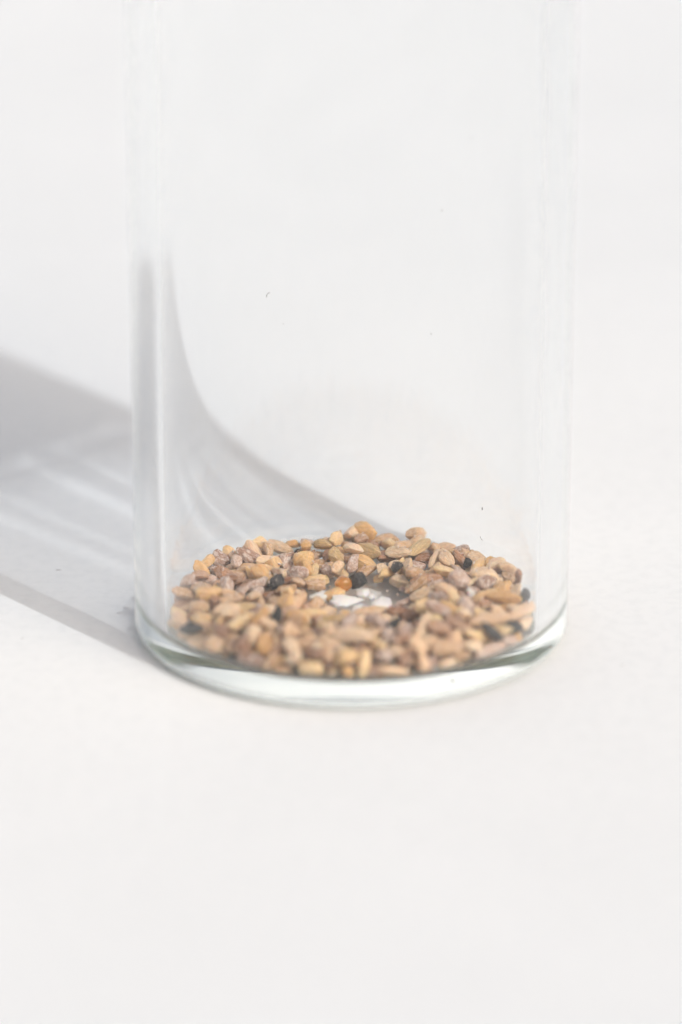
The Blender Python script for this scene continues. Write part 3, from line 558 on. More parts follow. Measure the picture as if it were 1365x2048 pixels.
('husk', 0.075, 0.033, 0.029, -0.1698, 0.2577, 0.1292, 0.991, 0.093, -0.046, 0.086),
('crumb', 0.021, 0.018, 0.015, 0.2442, 0.1901, 0.1153, 0.298, -0.081, -0.114, 0.944),
('pebble', 0.047, 0.04, 0.033, 0.0275, -0.6595, 0.1367, 0.075, -0.931, -0.181, 0.309),
('grain', 0.061, 0.038, 0.03, 0.5786, 0.084, 0.1387, 0.112, -0.482, 0.717, -0.491),
('pebble', 0.056, 0.05, 0.04, -0.5788, -0.5572, 0.1572, 0.225, 0.702, -0.619, -0.273),
('crumb', 0.019, 0.012, 0.013, -0.5213, 0.3734, 0.1128, 0.753, -0.639, 0.067, 0.141),
('grain', 0.07, 0.038, 0.031, -0.4198, -0.0398, 0.1425, 0.633, -0.087, -0.388, 0.664),
('grain', 0.076, 0.047, 0.039, -0.4081, 0.193, 0.1838, 0.902, 0.29, 0.232, -0.222),
('grain', 0.057, 0.034, 0.029, 0.1664, -0.6346, 0.1516, 0.823, -0.132, -0.548, -0.069),
('crumb', 0.034, 0.03, 0.021, -0.3207, -0.6509, 0.1215, 0.951, 0.12, 0.007, -0.286),
('husk', 0.072, 0.026, 0.027, -0.5484, 0.0182, 0.1255, 0.258, 0.314, 0.742, 0.533),
('grain', 0.056, 0.033, 0.029, 0.3713, 0.212, 0.1307, 0.191, -0.97, 0.008, 0.148),
('grain', 0.068, 0.043, 0.033, 0.4201, -0.2137, 0.1805, 0.631, -0.22, -0.079, 0.74),
('grain', 0.066, 0.046, 0.028, -0.2218, -0.3173, 0.1441, 0.79, 0.532, 0.085, -0.292),
('husk', 0.074, 0.026, 0.026, 0.6206, 0.5228, 0.1293, 0.298, -0.757, 0.575, -0.084),
('grain', 0.062, 0.034, 0.028, 0.4326, 0.6105, 0.1422, 0.185, -0.747, 0.592, 0.239),
('crumb', 0.028, 0.025, 0.021, 0.0166, -0.0751, 0.1208, 0.848, -0.137, -0.029, 0.511),
('grain', 0.057, 0.035, 0.027, 0.4166, -0.4026, 0.1862, 0.034, 0.507, -0.859, -0.061),
('crumb', 0.02, 0.015, 0.011, -0.695, -0.4153, 0.1152, 0.257, -0.915, 0.256, 0.175),
('husk', 0.071, 0.028, 0.026, 0.017, -0.2643, 0.1776, 0.624, 0.743, -0.115, -0.213),
('husk', 0.07, 0.026, 0.022, 0.7095, 0.0106, 0.1228, 0.86, 0.052, -0.082, -0.502),
('husk', 0.097, 0.035, 0.031, -0.1623, -0.4916, 0.1527, 0.929, 0.126, 0.216, -0.272),
('pebble', 0.05, 0.045, 0.035, 0.6985, 0.297, 0.1916, 0.269, 0.231, 0.257, -0.899),
('grain', 0.055, 0.035, 0.023, -0.7245, 0.2223, 0.1732, 0.262, -0.149, 0.119, -0.946),
('pebble', 0.054, 0.047, 0.037, -0.1751, 0.105, 0.1395, 0.183, -0.935, -0.19, 0.238),
('grain', 0.061, 0.039, 0.026, 0.2647, 0.5803, 0.1767, 0.987, -0.089, -0.037, 0.127),
('crumb', 0.031, 0.02, 0.022, 0.3628, 0.715, 0.1204, 0.51, -0.831, 0.208, -0.078),
('grain', 0.069, 0.041, 0.03, 0.8045, 0.1594, 0.1826, 0.708, 0.109, 0.599, 0.358),
('grain', 0.072, 0.046, 0.035, -0.5839, 0.0659, 0.1814, 0.739, -0.011, 0.181, -0.649),
('grain', 0.059, 0.034, 0.03, -0.0346, -0.3334, 0.1767, 0.023, 0.18, 0.977, -0.113),
('grain', 0.061, 0.041, 0.029, -0.7179, -0.3485, 0.1334, 0.831, 0.203, 0.022, -0.517),
('crumb', 0.019, 0.013, 0.014, -0.3348, -0.3318, 0.1134, 0.527, -0.753, -0.302, 0.252),
('grain', 0.063, 0.038, 0.031, 0.3027, -0.7601, 0.1579, 0.444, -0.653, 0.133, 0.6),
('crumb', 0.029, 0.02, 0.022, -0.3758, -0.028, 0.1196, 0.475, -0.614, 0.522, -0.353),
('crumb', 0.029, 0.027, 0.018, 0.0054, 0.7307, 0.1188, 0.071, 0.261, -0.961, -0.055),
('husk', 0.088, 0.037, 0.031, 0.2612, -0.3747, 0.1358, 0.784, 0.602, 0.144, 0.039),
('grain', 0.073, 0.049, 0.033, -0.0646, 0.2204, 0.1359, 0.231, 0.913, 0.323, 0.096),
('grain', 0.057, 0.033, 0.025, 0.4428, 0.248, 0.1248, 0.125, 0.966, -0.227, -0.01),
('grain', 0.064, 0.04, 0.031, -0.5244, -0.389, 0.1784, 0.971, -0.115, -0.126, -0.166),
('husk', 0.085, 0.029, 0.029, 0.2031, -0.5267, 0.1773, 0.483, -0.289, 0.501, -0.658),
('husk', 0.086, 0.029, 0.028, 0.3444, -0.5895, 0.2003, 0.758, -0.614, 0.19, 0.108),
('grain', 0.069, 0.048, 0.033, 0.2326, 0.2404, 0.1382, 0.851, -0.185, -0.1, -0.481),
('crumb', 0.029, 0.025, 0.016, -0.3682, 0.1968, 0.1177, 0.174, -0.471, 0.864, -0.037),
('pebble', 0.057, 0.047, 0.039, 0.6905, -0.0131, 0.1759, 0.017, -0.789, -0.495, -0.363),
('grain', 0.061, 0.039, 0.026, -0.607, 0.2793, 0.1601, 0.891, 0.283, 0.067, -0.349),
('husk', 0.092, 0.035, 0.03, 0.0679, 0.614, 0.1332, 0.937, -0.328, 0.058, 0.105),
('crumb', 0.024, 0.015, 0.014, -0.393, 0.4288, 0.1143, 0.972, -0.147, 0.008, 0.184),
('husk', 0.096, 0.039, 0.03, 0.5983, -0.4841, 0.1888, 0.345, 0.905, -0.222, 0.111),
('husk', 0.073, 0.026, 0.022, 0.7135, -0.2204, 0.1388, 0.815, 0.099, 0.349, 0.451),
('husk', 0.083, 0.028, 0.031, 0.4629, -0.1207, 0.1731, 0.307, 0.612, 0.718, 0.126),
('pebble', 0.039, 0.03, 0.03, -0.2006, -0.7283, 0.1323, 0.396, -0.785, -0.042, 0.475),
('crumb', 0.026, 0.02, 0.015, -0.5018, 0.0447, 0.1158, 0.354, 0.05, -0.102, -0.928),
('crumb', 0.03, 0.023, 0.016, 0.4959, 0.2618, 0.128, 0.109, 0.775, 0.199, -0.59),
('grain', 0.067, 0.041, 0.033, 0.3656, 0.0702, 0.1605, 0.722, 0.563, 0.272, 0.296),
('crumb', 0.029, 0.025, 0.022, -0.3023, -0.6033, 0.1296, 0.478, -0.169, -0.787, 0.351),
('husk', 0.08, 0.033, 0.029, 0.6513, 0.304, 0.1314, 0.187, -0.246, 0.793, -0.525),
('husk', 0.072, 0.029, 0.023, 0.4282, -0.3186, 0.1788, 0.625, 0.692, 0.275, 0.234),
('grain', 0.055, 0.036, 0.026, -0.5995, 0.5478, 0.144, 0.363, -0.806, 0.324, 0.336),
('grain', 0.071, 0.047, 0.032, -0.7135, 0.0329, 0.1581, 0.5, -0.658, 0.523, 0.21),
('grain', 0.067, 0.045, 0.028, -0.2576, 0.1382, 0.1758, 0.637, 0.014, 0.233, 0.735),
('crumb', 0.03, 0.02, 0.017, 0.0624, -0.0603, 0.1181, 0.083, -0.16, -0.983, 0.035),
('grain', 0.063, 0.04, 0.027, 0.0955, -0.6186, 0.1677, 0.163, -0.168, 0.538, -0.81),
('grain', 0.072, 0.047, 0.038, -0.1099, -0.2248, 0.2008, 0.956, -0.278, -0.06, -0.077),
('grain', 0.061, 0.033, 0.033, -0.2597, 0.0176, 0.1329, 0.691, 0.684, 0.226, 0.055),
('grain', 0.067, 0.039, 0.031, -0.5262, 0.0805, 0.1417, 0.914, 0.058, -0.28, -0.288),
('pebble', 0.05, 0.038, 0.041, -0.3711, 0.3967, 0.1578, 0.209, 0.507, -0.46, 0.699),
('crumb', 0.032, 0.02, 0.019, -0.5551, 0.204, 0.1191, 0.101, -0.517, -0.842, 0.117),
('grain', 0.068, 0.038, 0.03, -0.2454, -0.7664, 0.1826, 0.265, 0.797, -0.523, 0.146),
('grain', 0.065, 0.036, 0.031, -0.3412, -0.2495, 0.182, 0.428, -0.852, 0.211, 0.217),
('grain', 0.072, 0.047, 0.038, 0.2226, -0.7023, 0.1764, 0.954, -0.142, 0.193, -0.18),
('grain', 0.053, 0.034, 0.023, 0.462, -0.5575, 0.1783, 0.978, -0.012, 0.029, 0.207),
('grain', 0.071, 0.045, 0.03, 0.2741, -0.3091, 0.1701, 0.057, -0.136, 0.989, 0.001),
('pebble', 0.05, 0.044, 0.04, 0.3919, -0.4925, 0.2061, 0.308, 0.283, -0.883, 0.212),
('husk', 0.095, 0.038, 0.036, -0.0705, -0.4204, 0.1721, 0.21, 0.786, -0.562, -0.148),
('husk', 0.073, 0.025, 0.026, 0.3053, -0.4542, 0.1847, 0.139, 0.053, 0.339, -0.929),
('crumb', 0.022, 0.015, 0.014, 0.6413, -0.3062, 0.1142, 0.118, -0.639, -0.754, 0.097),
('grain', 0.057, 0.037, 0.024, 0.467, 0.6594, 0.1281, 0.245, -0.967, 0.031, -0.062),
('grain', 0.074, 0.051, 0.035, 0.0731, 0.7642, 0.1722, 0.559, -0.763, 0.265, -0.189),
('crumb', 0.029, 0.026, 0.021, -0.0829, -0.7762, 0.1222, 0.111, -0.123, -0.262, 0.951),
('grain', 0.073, 0.042, 0.037, 0.341, 0.4321, 0.1957, 0.392, 0.352, -0.709, -0.469),
('grain', 0.068, 0.047, 0.035, -0.4963, -0.5687, 0.1676, 0.746, 0.168, 0.011, 0.644),
('crumb', 0.032, 0.03, 0.024, -0.0252, -0.6189, 0.1245, 0.861, -0.154, -0.068, -0.481),
('husk', 0.076, 0.03, 0.025, -0.6501, 0.061, 0.1447, 0.309, 0.186, -0.333, 0.871),
('grain', 0.061, 0.035, 0.029, 0.7011, 0.0643, 0.1717, 0.345, 0.095, 0.46, -0.813),
('grain', 0.063, 0.042, 0.029, 0.0513, 0.6617, 0.1768, 0.73, -0.063, -0.051, -0.678),
('grain', 0.066, 0.036, 0.034, 0.7832, 0.0527, 0.1345, 0.111, 0.058, -0.031, -0.992),
('grain', 0.073, 0.045, 0.033, 0.0831, 0.5336, 0.1641, 0.856, 0.383, -0.121, -0.325),
('crumb', 0.022, 0.019, 0.013, -0.2175, 0.612, 0.1166, 0.211, -0.337, -0.896, -0.197),
('grain', 0.059, 0.033, 0.032, 0.1924, -0.4284, 0.175, 0.272, -0.052, 0.958, -0.073),
('pebble', 0.054, 0.042, 0.039, -0.2997, -0.3597, 0.1506, 0.723, -0.069, -0.585, -0.36),
('crumb', 0.033, 0.029, 0.021, 0.5078, -0.0632, 0.154, 0.398, -0.817, -0.195, -0.37),
('crumb', 0.029, 0.027, 0.016, -0.2233, 0.3338, 0.1164, 0.594, 0.03, 0.097, 0.798),
('grain', 0.072, 0.045, 0.033, 0.412, 0.4532, 0.1497, 0.613, -0.588, -0.471, 0.238),
('crumb', 0.019, 0.016, 0.01, 0.2946, 0.0777, 0.1109, 0.791, 0.061, 0.087, 0.603),
('pebble', 0.051, 0.045, 0.032, -0.0707, 0.4544, 0.17, 0.425, 0.205, -0.863, -0.182),
('crumb', 0.021, 0.013, 0.013, 0.5933, -0.0642, 0.1136, 0.093, -0.407, -0.898, 0.14),
('crumb', 0.021, 0.013, 0.014, -0.3575, -0.6744, 0.1141, 0.051, 0.24, 0.872, -0.424),
('grain', 0.067, 0.041, 0.036, -0.4423, -0.3205, 0.1929, 0.919, 0.255, 0.028, 0.3),
('husk', 0.09, 0.032, 0.035, 0.4984, 0.6217, 0.1906, 0.249, 0.349, 0.869, 0.247),
('grain', 0.064, 0.039, 0.031, -0.4275, -0.4651, 0.1918, 0.776, -0.223, 0.173, 0.565),
('crumb', 0.018, 0.014, 0.013, 0.3225, -0.5158, 0.1135, 0.134, 0.933, 0.323, 0.08),
('crumb', 0.031, 0.02, 0.024, 0.196, -0.1662, 0.1196, 0.699, 0.506, 0.408, 0.299),
('grain', 0.06, 0.041, 0.025, 0.7311, -0.0951, 0.1668, 0.183, 0.211, -0.05, 0.959),
('pebble', 0.039, 0.03, 0.024, -0.2908, 0.7178, 0.1251, 0.957, -0.273, 0.054, 0.086),
('husk', 0.077, 0.027, 0.029, 0.524, 0.2446, 0.1662, 0.609, 0.709, -0.028, -0.355),
('pebble', 0.045, 0.038, 0.035, -0.0531, -0.7133, 0.191, 0.277, 0.923, -0.042, -0.265),
('husk', 0.085, 0.028, 0.028, 0.6625, 0.2443, 0.1349, 0.783, -0.594, -0.176, 0.046),
('grain', 0.055, 0.038, 0.027, 0.0935, 0.8112, 0.1403, 0.076, 0.27, 0.306, -0.91),
('grain', 0.072, 0.046, 0.033, 0.1374, -0.7521, 0.1859, 0.221, 0.605, -0.735, 0.214),
('crumb', 0.024, 0.022, 0.019, -0.5079, 0.0139, 0.1602, 0.818, -0.492, 0.223, 0.199),
('crumb', 0.032, 0.028, 0.019, 0.1288, 0.3024, 0.1195, 0.079, -0.073, 0.993, 0.039),
('pebble', 0.057, 0.046, 0.034, -0.3726, 0.6089, 0.1485, 0.823, -0.341, 0.412, 0.19),
('husk', 0.094, 0.034, 0.029, 0.3328, 0.5442, 0.1791, 0.014, 0.886, 0.459, 0.068),
('crumb', 0.022, 0.019, 0.013, 0.2208, -0.0379, 0.1194, 0.451, 0.515, -0.714, 0.147),
('grain', 0.059, 0.033, 0.026, -0.4053, 0.5374, 0.1754, 0.235, -0.622, -0.746, 0.044),
('husk', 0.093, 0.031, 0.036, -0.325, -0.3112, 0.1947, 0.029, 0.233, -0.688, -0.687),
('crumb', 0.024, 0.015, 0.014, 0.4805, 0.0138, 0.1227, 0.26, -0.671, 0.444, 0.534),
('grain', 0.055, 0.037, 0.028, -0.0462, -0.1867, 0.1693, 0.148, -0.921, 0.36, -0.009),
('pebble', 0.058, 0.049, 0.042, -0.0275, -0.7956, 0.2032, 0.784, -0.02, -0.232, -0.576),
('crumb', 0.024, 0.021, 0.015, -0.4028, 0.1742, 0.1196, 0.489, 0.251, 0.473, 0.688),
('crumb', 0.029, 0.027, 0.019, -0.3315, -0.0168, 0.1207, 0.324, -0.201, 0.068, -0.922),
('grain', 0.056, 0.039, 0.027, 0.3252, 0.7535, 0.1621, 0.189, 0.176, 0.85, 0.459),
('husk', 0.075, 0.026, 0.025, -0.3942, -0.2147, 0.1337, 0.633, -0.506, 0.204, -0.548),
('grain', 0.067, 0.041, 0.032, 0.0089, 0.3703, 0.1729, 0.781, 0.3, 0.077, 0.542),
('grain', 0.073, 0.047, 0.039, -0.4737, 0.541, 0.1571, 0.434, -0.754, 0.42, 0.256),
('crumb', 0.025, 0.02, 0.019, 0.6469, -0.4286, 0.1193, 0.29, 0.466, -0.672, -0.497),
('grain', 0.068, 0.043, 0.03, -0.2127, -0.2539, 0.2067, 0.071, 0.943, -0.077, -0.316),
('pebble', 0.045, 0.04, 0.032, -0.2324, -0.0383, 0.1588, 0.36, 0.718, 0.35, 0.482),
('grain', 0.067, 0.046, 0.035, -0.1179, -0.4631, 0.2055, 0.509, -0.21, -0.404, 0.731),
('husk', 0.091, 0.038, 0.029, 0.112, -0.228, 0.1802, 0.828, 0.134, -0.299, 0.455),
('husk', 0.089, 0.033, 0.035, -0.4851, 0.46, 0.1603, 0.15, -0.309, -0.105, -0.933),
('grain', 0.057, 0.037, 0.025, 0.3493, -0.3795, 0.2116, 0.959, 0.094, -0.102, -0.247),
('grain', 0.053, 0.036, 0.025, 0.5918, 0.38, 0.1252, 0.003, -0.972, -0.224, -0.074),
('crumb', 0.019, 0.017, 0.011, 0.1227, -0.8257, 0.1342, 0.618, -0.484, -0.382, -0.488),
('grain', 0.064, 0.035, 0.032, -0.3125, -0.5597, 0.1869, 0.514, -0.323, 0.664, -0.437),
('grain', 0.074, 0.041, 0.038, 0.0486, -0.7883, 0.1695, 0.633, 0.206, 0.284, -0.69),
('grain', 0.056, 0.033, 0.03, 0.6343, -0.2217, 0.1815, 0.304, -0.145, -0.537, -0.773),
('grain', 0.055, 0.036, 0.026, -0.4628, -0.4355, 0.1404, 0.477, -0.711, -0.138, 0.498),
('crumb', 0.021, 0.018, 0.011, 0.3434, 0.6406, 0.112, 0.022, 0.428, 0.898, 0.101),
('husk', 0.089, 0.033, 0.029, -0.0105, -0.4358, 0.2178, 0.668, -0.424, -0.362, 0.494),
('grain', 0.061, 0.036, 0.027, -0.0101, 0.7883, 0.1335, 0.489, -0.761, -0.328, 0.271),
('pebble', 0.058, 0.046, 0.037, -0.6538, -0.2929, 0.1698, 0.019, -0.093, 0.295, -0.951),
('grain', 0.054, 0.035, 0.026, -0.3124, -0.7036, 0.1351, 0.206, 0.088, 0.837, -0.499),
('grain', 0.071, 0.04, 0.038, -0.0219, -0.5924, 0.1824, 0.835, -0.504, -0.186, -0.123),
('grain', 0.055, 0.035, 0.024, -0.6891, 0.1754, 0.188, 0.367, -0.521, -0.743, 0.205),
('grain', 0.065, 0.039, 0.03, -0.2269, 0.5981, 0.1697, 0.222, 0.673, -0.704, 0.041),
('grain', 0.062, 0.043, 0.028, 0.4036, 0.2744, 0.168, 0.392, 0.854, 0.283, 0.194),
('crumb', 0.024, 0.016, 0.014, 0.2523, 0.3821, 0.1155, 0.546, -0.782, 0.263, -0.146),
('grain', 0.072, 0.044, 0.037, 0.4077, -0.698, 0.2016, 0.537, -0.838, -0.065, 0.073),
('crumb', 0.029, 0.022, 0.019, -0.3028, -0.1449, 0.1205, 0.278, -0.896, -0.237, 0.252),
('pebble', 0.054, 0.048, 0.034, -0.3162, 0.7387, 0.1775, 0.294, -0.537, 0.705, -0.357),
('crumb', 0.031, 0.027, 0.022, -0.2255, -0.5156, 0.1634, 0.459, 0.169, 0.307, 0.816),
('grain', 0.067, 0.037, 0.035, -0.0699, 0.6714, 0.175, 0.247, -0.505, 0.683, -0.466),
('grain', 0.07, 0.046, 0.031, 0.2942, -0.0724, 0.1799, 0.128, -0.957, 0.145, -0.215),
('crumb', 0.027, 0.024, 0.021, -0.0308, -0.1018, 0.1233, 0.494, -0.273, 0.492, -0.663),
('grain', 0.056, 0.037, 0.03, 0.7651, 0.0035, 0.1809, 0.284, 0.82, 0.11, 0.485),
('husk', 0.075, 0.024, 0.027, 0.546, 0.0194, 0.1781, 0.316, 0.889, -0.333, -0.011),
('husk', 0.07, 0.028, 0.023, 0.4253, 0.0539, 0.1966, 0.404, -0.908, -0.069, 0.087),
('grain', 0.06, 0.039, 0.033, 0.6206, 0.3405, 0.1701, 0.221, -0.405, 0.866, -0.195),
('pebble', 0.052, 0.047, 0.035, -0.3874, 0.3249, 0.2148, 0.216, 0.612, 0.739, 0.183),
('grain', 0.06, 0.042, 0.026, -0.1098, -0.7473, 0.1608, 0.101, -0.948, 0.287, -0.092),
('pebble', 0.039, 0.033, 0.024, 0.6961, 0.1472, 0.1714, 0.689, -0.51, 0.133, 0.497),
('husk', 0.082, 0.027, 0.025, 0.1323, -0.0495, 0.1337, 0.887, 0.436, 0.149, -0.026),
('husk', 0.091, 0.037, 0.028, 0.1361, -0.3184, 0.1802, 0.914, 0.234, 0.017, -0.331),
('grain', 0.066, 0.039, 0.028, 0.5311, 0.4306, 0.1553, 0.456, 0.758, 0.107, -0.453),
('grain', 0.057, 0.039, 0.026, 0.1856, -0.4671, 0.2287, 0.449, -0.754, -0.458, 0.142),
('husk', 0.097, 0.037, 0.033, 0.3142, -0.5073, 0.2183, 0.464, -0.295, 0.772, -0.321),
('grain', 0.054, 0.036, 0.028, 0.5213, -0.6284, 0.1852, 0.211, 0.875, 0.397, -0.179),
('crumb', 0.025, 0.022, 0.015, -0.4825, 0.0863, 0.1162, 0.091, -0.422, -0.894, 0.116),
('husk', 0.083, 0.033, 0.027, 0.3562, 0.1658, 0.1713, 0.142, 0.159, -0.789, -0.577),
('crumb', 0.024, 0.015, 0.016, -0.5797, -0.479, 0.1151, 0.17, 0.177, -0.564, -0.789),
('grain', 0.068, 0.037, 0.036, 0.6171, -0.065, 0.1839, 0.88, -0.446, -0.16, -0.037),
('crumb', 0.03, 0.022, 0.019, 0.0907, -0.8068, 0.1294, 0.029, -0.87, -0.177, -0.46),
('crumb', 0.023, 0.021, 0.017, 0.3002, -0.209, 0.1195, 0.927, -0.115, 0.34, -0.11),
('husk', 0.076, 0.031, 0.024, -0.4514, -0.1524, 0.1664, 0.294, -0.149, -0.288, 0.899),
('grain', 0.063, 0.041, 0.028, 0.4047, 0.7063, 0.1602, 0.35, -0.728, 0.345, 0.478),
('husk', 0.083, 0.033, 0.027, 0.6976, -0.1289, 0.2103, 0.773, 0.61, -0.118, -0.129),
('husk', 0.073, 0.025, 0.023, -0.6972, -0.2333, 0.1453, 0.563, -0.091, -0.41, -0.712),
('grain', 0.068, 0.041, 0.034, -0.5512, 0.4954, 0.1488, 0.937, 0.011, 0.317, -0.15),
('crumb', 0.018, 0.014, 0.014, -0.2891, 0.6076, 0.1143, 0.762, 0.569, 0.29, 0.104),
('crumb', 0.032, 0.028, 0.019, 0.6428, -0.3892, 0.1508, 0.536, -0.659, -0.507, 0.145),
('grain', 0.069, 0.043, 0.035, 0.7933, -0.0959, 0.2042, 0.571, 0.279, -0.187, -0.75),
('grain', 0.066, 0.036, 0.031, -0.5525, -0.0389, 0.1844, 0.918, -0.294, 0.19, 0.184),
('pebble', 0.051, 0.039, 0.037, -0.2567, -0.1238, 0.1785, 0.287, 0.841, 0.424, 0.174),
('husk', 0.077, 0.03, 0.027, -0.3421, 0.2305, 0.1859, 0.361, -0.435, -0.524, 0.637),
('pebble', 0.056, 0.048, 0.041, 0.3465, -0.2578, 0.2137, 0.027, -0.089, -0.814, 0.573),
('husk', 0.085, 0.036, 0.033, 0.4965, -0.4573, 0.1947, 0.686, 0.325, -0.374, -0.532),
('grain', 0.056, 0.031, 0.03, -0.0141, -0.158, 0.129, 0.054, -0.024, 0.155, 0.986),
('grain', 0.063, 0.041, 0.029, -0.3741, -0.624, 0.1813, 0.651, 0.271, 0.567, -0.425),
('grain', 0.053, 0.03, 0.023, -0.1674, 0.7663, 0.1294, 0.603, 0.334, 0.497, 0.526),
('husk', 0.094, 0.033, 0.03, -0.1687, -0.7496, 0.2001, 0.819, 0.203, -0.294, -0.449),
('husk', 0.073, 0.027, 0.029, -0.7846, -0.0085, 0.1772, 0.128, 0.036, -0.958, 0.253),
('crumb', 0.02, 0.017, 0.013, 0.5709, 0.2141, 0.1137, 0.015, -0.832, -0.542, 0.119),
('grain', 0.064, 0.037, 0.032, 0.2245, 0.3671, 0.1476, 0.37, 0.452, -0.067, -0.809),
('pebble', 0.056, 0.045, 0.04, -0.5398, 0.2813, 0.1943, 0.815, -0.108, 0.365, -0.436),
('pebble', 0.044, 0.041, 0.035, 0.2627, -0.2238, 0.1667, 0.906, -0.049, 0.095, 0.409),
('grain', 0.072, 0.049, 0.033, 0.1327, 0.5847, 0.1909, 0.005, 0.636, 0.672, -0.38),
('grain', 0.068, 0.046, 0.034, -0.0697, -0.0845, 0.1706, 0.106, -0.841, -0.517, 0.121),
('grain', 0.071, 0.041, 0.032, 0.2396, -0.124, 0.1911, 0.555, -0.154, -0.304, 0.759),
('crumb', 0.021, 0.018, 0.016, -0.015, 0.4533, 0.1596, 0.825, -0.453, 0.278, -0.191),
('pebble', 0.049, 0.037, 0.034, -0.2227, -0.6091, 0.1885, 0.216, 0.856, -0.46, 0.096),
('pebble', 0.05, 0.047, 0.042, -0.1058, -0.3281, 0.2221, 0.697, -0.189, 0.357, 0.592),
('husk', 0.084, 0.035, 0.026, 0.1348, -0.4329, 0.1971, 0.262, -0.642, 0.592, -0.412),
('husk', 0.077, 0.033, 0.026, -0.6479, 0.0265, 0.1955, 0.565, 0.259, 0.252, 0.741),
('husk', 0.078, 0.03, 0.027, 0.4556, -0.4097, 0.2329, 0.51, 0.287, 0.048, -0.81),
('pebble', 0.046, 0.04, 0.035, -0.2936, -0.2055, 0.221, 0.166, -0.377, 0.871, -0.267),
('crumb', 0.024, 0.017, 0.018, -0.6266, -0.1436, 0.1172, 0.343, -0.174, -0.375, 0.843),
('grain', 0.065, 0.042, 0.035, -0.2607, 0.2846, 0.155, 0.427, 0.881, -0.188, 0.076),
('grain', 0.073, 0.048, 0.039, 0.6346, 0.2005, 0.1853, 0.027, -0.997, 0.011, 0.072),
('husk', 0.087, 0.033, 0.032, -0.5493, -0.1402, 0.2011, 0.039, -0.522, 0.797, -0.303),
('grain', 0.069, 0.041, 0.035, -0.4742, -0.6493, 0.2042, 0.722, 0.377, -0.088, -0.573),
('crumb', 0.03, 0.024, 0.017, -0.256, 0.5969, 0.1246, 0.398, 0.653, 0.625, -0.157),
('crumb', 0.029, 0.021, 0.023, 0.6315, -0.3401, 0.1549, 0.878, -0.251, -0.005, -0.407),
('husk', 0.092, 0.031, 0.034, -0.358, -0.4498, 0.2031, 0.813, 0.212, 0.47, 0.269),
('grain', 0.055, 0.035, 0.023, 0.6002, 0.122, 0.1812, 0.202, -0.032, -0.292, -0.934),
('grain', 0.059, 0.034, 0.029, -0.3089, -0.6459, 0.1705, 0.273, -0.896, -0.338, 0.092),
('husk', 0.082, 0.028, 0.032, -0.0823, -0.6359, 0.1909, 0.932, -0.201, 0.17, -0.25),
('crumb', 0.027, 0.019, 0.015, 0.1533, 0.4204, 0.1164, 0.155, -0.115, -0.258, 0.947),
('pebble', 0.054, 0.045, 0.035, 0.1578, -0.0785, 0.1817, 0.893, 0.162, -0.027, -0.419),
('grain', 0.054, 0.029, 0.026, -0.1041, -0.7579, 0.2115, 0.003, 0.619, 0.753, 0.224),
('grain', 0.07, 0.041, 0.033, -0.4734, -0.2575, 0.1685, 0.156, 0.361, -0.918, 0.053),
('grain', 0.064, 0.044, 0.03, 0.3133, 0.6879, 0.1418, 0.186, -0.116, 0.851, 0.477),
('grain', 0.057, 0.031, 0.029, -0.464, 0.3337, 0.1989, 0.524, -0.783, -0.165, 0.291),
('grain', 0.06, 0.034, 0.031, -0.442, 0.1121, 0.1793, 0.226, 0.124, -0.163, -0.952),
('crumb', 0.033, 0.023, 0.018, 0.361, 0.3775, 0.1217, 0.121, -0.138, 0.845, -0.503),
('crumb', 0.023, 0.019, 0.017, -0.3635, -0.0725, 0.1188, 0.017, 0.164, -0.29, 0.943),
('crumb', 0.021, 0.018, 0.015, 0.353, -0.649, 0.1155, 0.099, -0.555, -0.823, -0.067),
('pebble', 0.053, 0.043, 0.042, -0.2256, 0.4114, 0.1778, 0.337, -0.915, 0.029, -0.219),
('pebble', 0.05, 0.039, 0.037, -0.4458, 0.6776, 0.1428, 0.182, -0.267, 0.185, -0.928),
('grain', 0.076, 0.05, 0.033, 0.7427, -0.2892, 0.2082, 0.897, -0.353, -0.219, 0.152),
('husk', 0.097, 0.04, 0.033, 0.1583, -0.6015, 0.2214, 0.231, -0.617, 0.671, -0.341),
('husk', 0.076, 0.026, 0.026, -0.219, -0.1857, 0.1937, 0.216, 0.189, -0.36, -0.888),
('grain', 0.068, 0.044, 0.03, -0.458, -0.0706, 0.1864, 0.504, -0.187, 0.025, 0.843),
('grain', 0.058, 0.032, 0.032, -0.3044, 0.0477, 0.1739, 0.944, -0.136, -0.015, 0.3),
('crumb', 0.029, 0.028, 0.017, 0.3202, -0.5386, 0.147, 0.124, 0.66, 0.264, -0.692),
('grain', 0.055, 0.035, 0.023, 0.486, -0.0082, 0.1746, 0.038, -0.265, -0.934, 0.236),
('grain', 0.076, 0.044, 0.032, 0.5206, 0.3759, 0.2232, 0.09, -0.187, 0.954, -0.218),
('grain', 0.06, 0.04, 0.031, 0.0656, -0.6896, 0.1817, 0.939, -0.169, 0.267, 0.135),
('crumb', 0.026, 0.025, 0.014, -0.1197, -0.0428, 0.1224, 0.238, -0.229, 0.82, -0.469),
('grain', 0.075, 0.044, 0.033, -0.6945, -0.1783, 0.1785, 0.071, -0.373, -0.71, 0.593),
('grain', 0.066, 0.038, 0.034, 0.3897, -0.5601, 0.2358, 0.908, 0.316, 0.226, -0.158),
('grain', 0.056, 0.033, 0.03, -0.063, -0.5374, 0.1955, 0.764, -0.536, -0.308, -0.183),
('pebble', 0.057, 0.044, 0.044, -0.4236, -0.5669, 0.2034, 0.547, -0.353, 0.612, -0.45),
('grain', 0.072, 0.041, 0.033, -0.7811, 0.1422, 0.1699, 0.309, -0.863, 0.123, -0.38),
('crumb', 0.025, 0.018, 0.013, 0.5363, -0.4162, 0.1385, 0.64, -0.753, -0.048, -0.147),
('husk', 0.086, 0.037, 0.031, 0.3261, 0.5046, 0.2298, 0.27, -0.013, 0.086, -0.959),
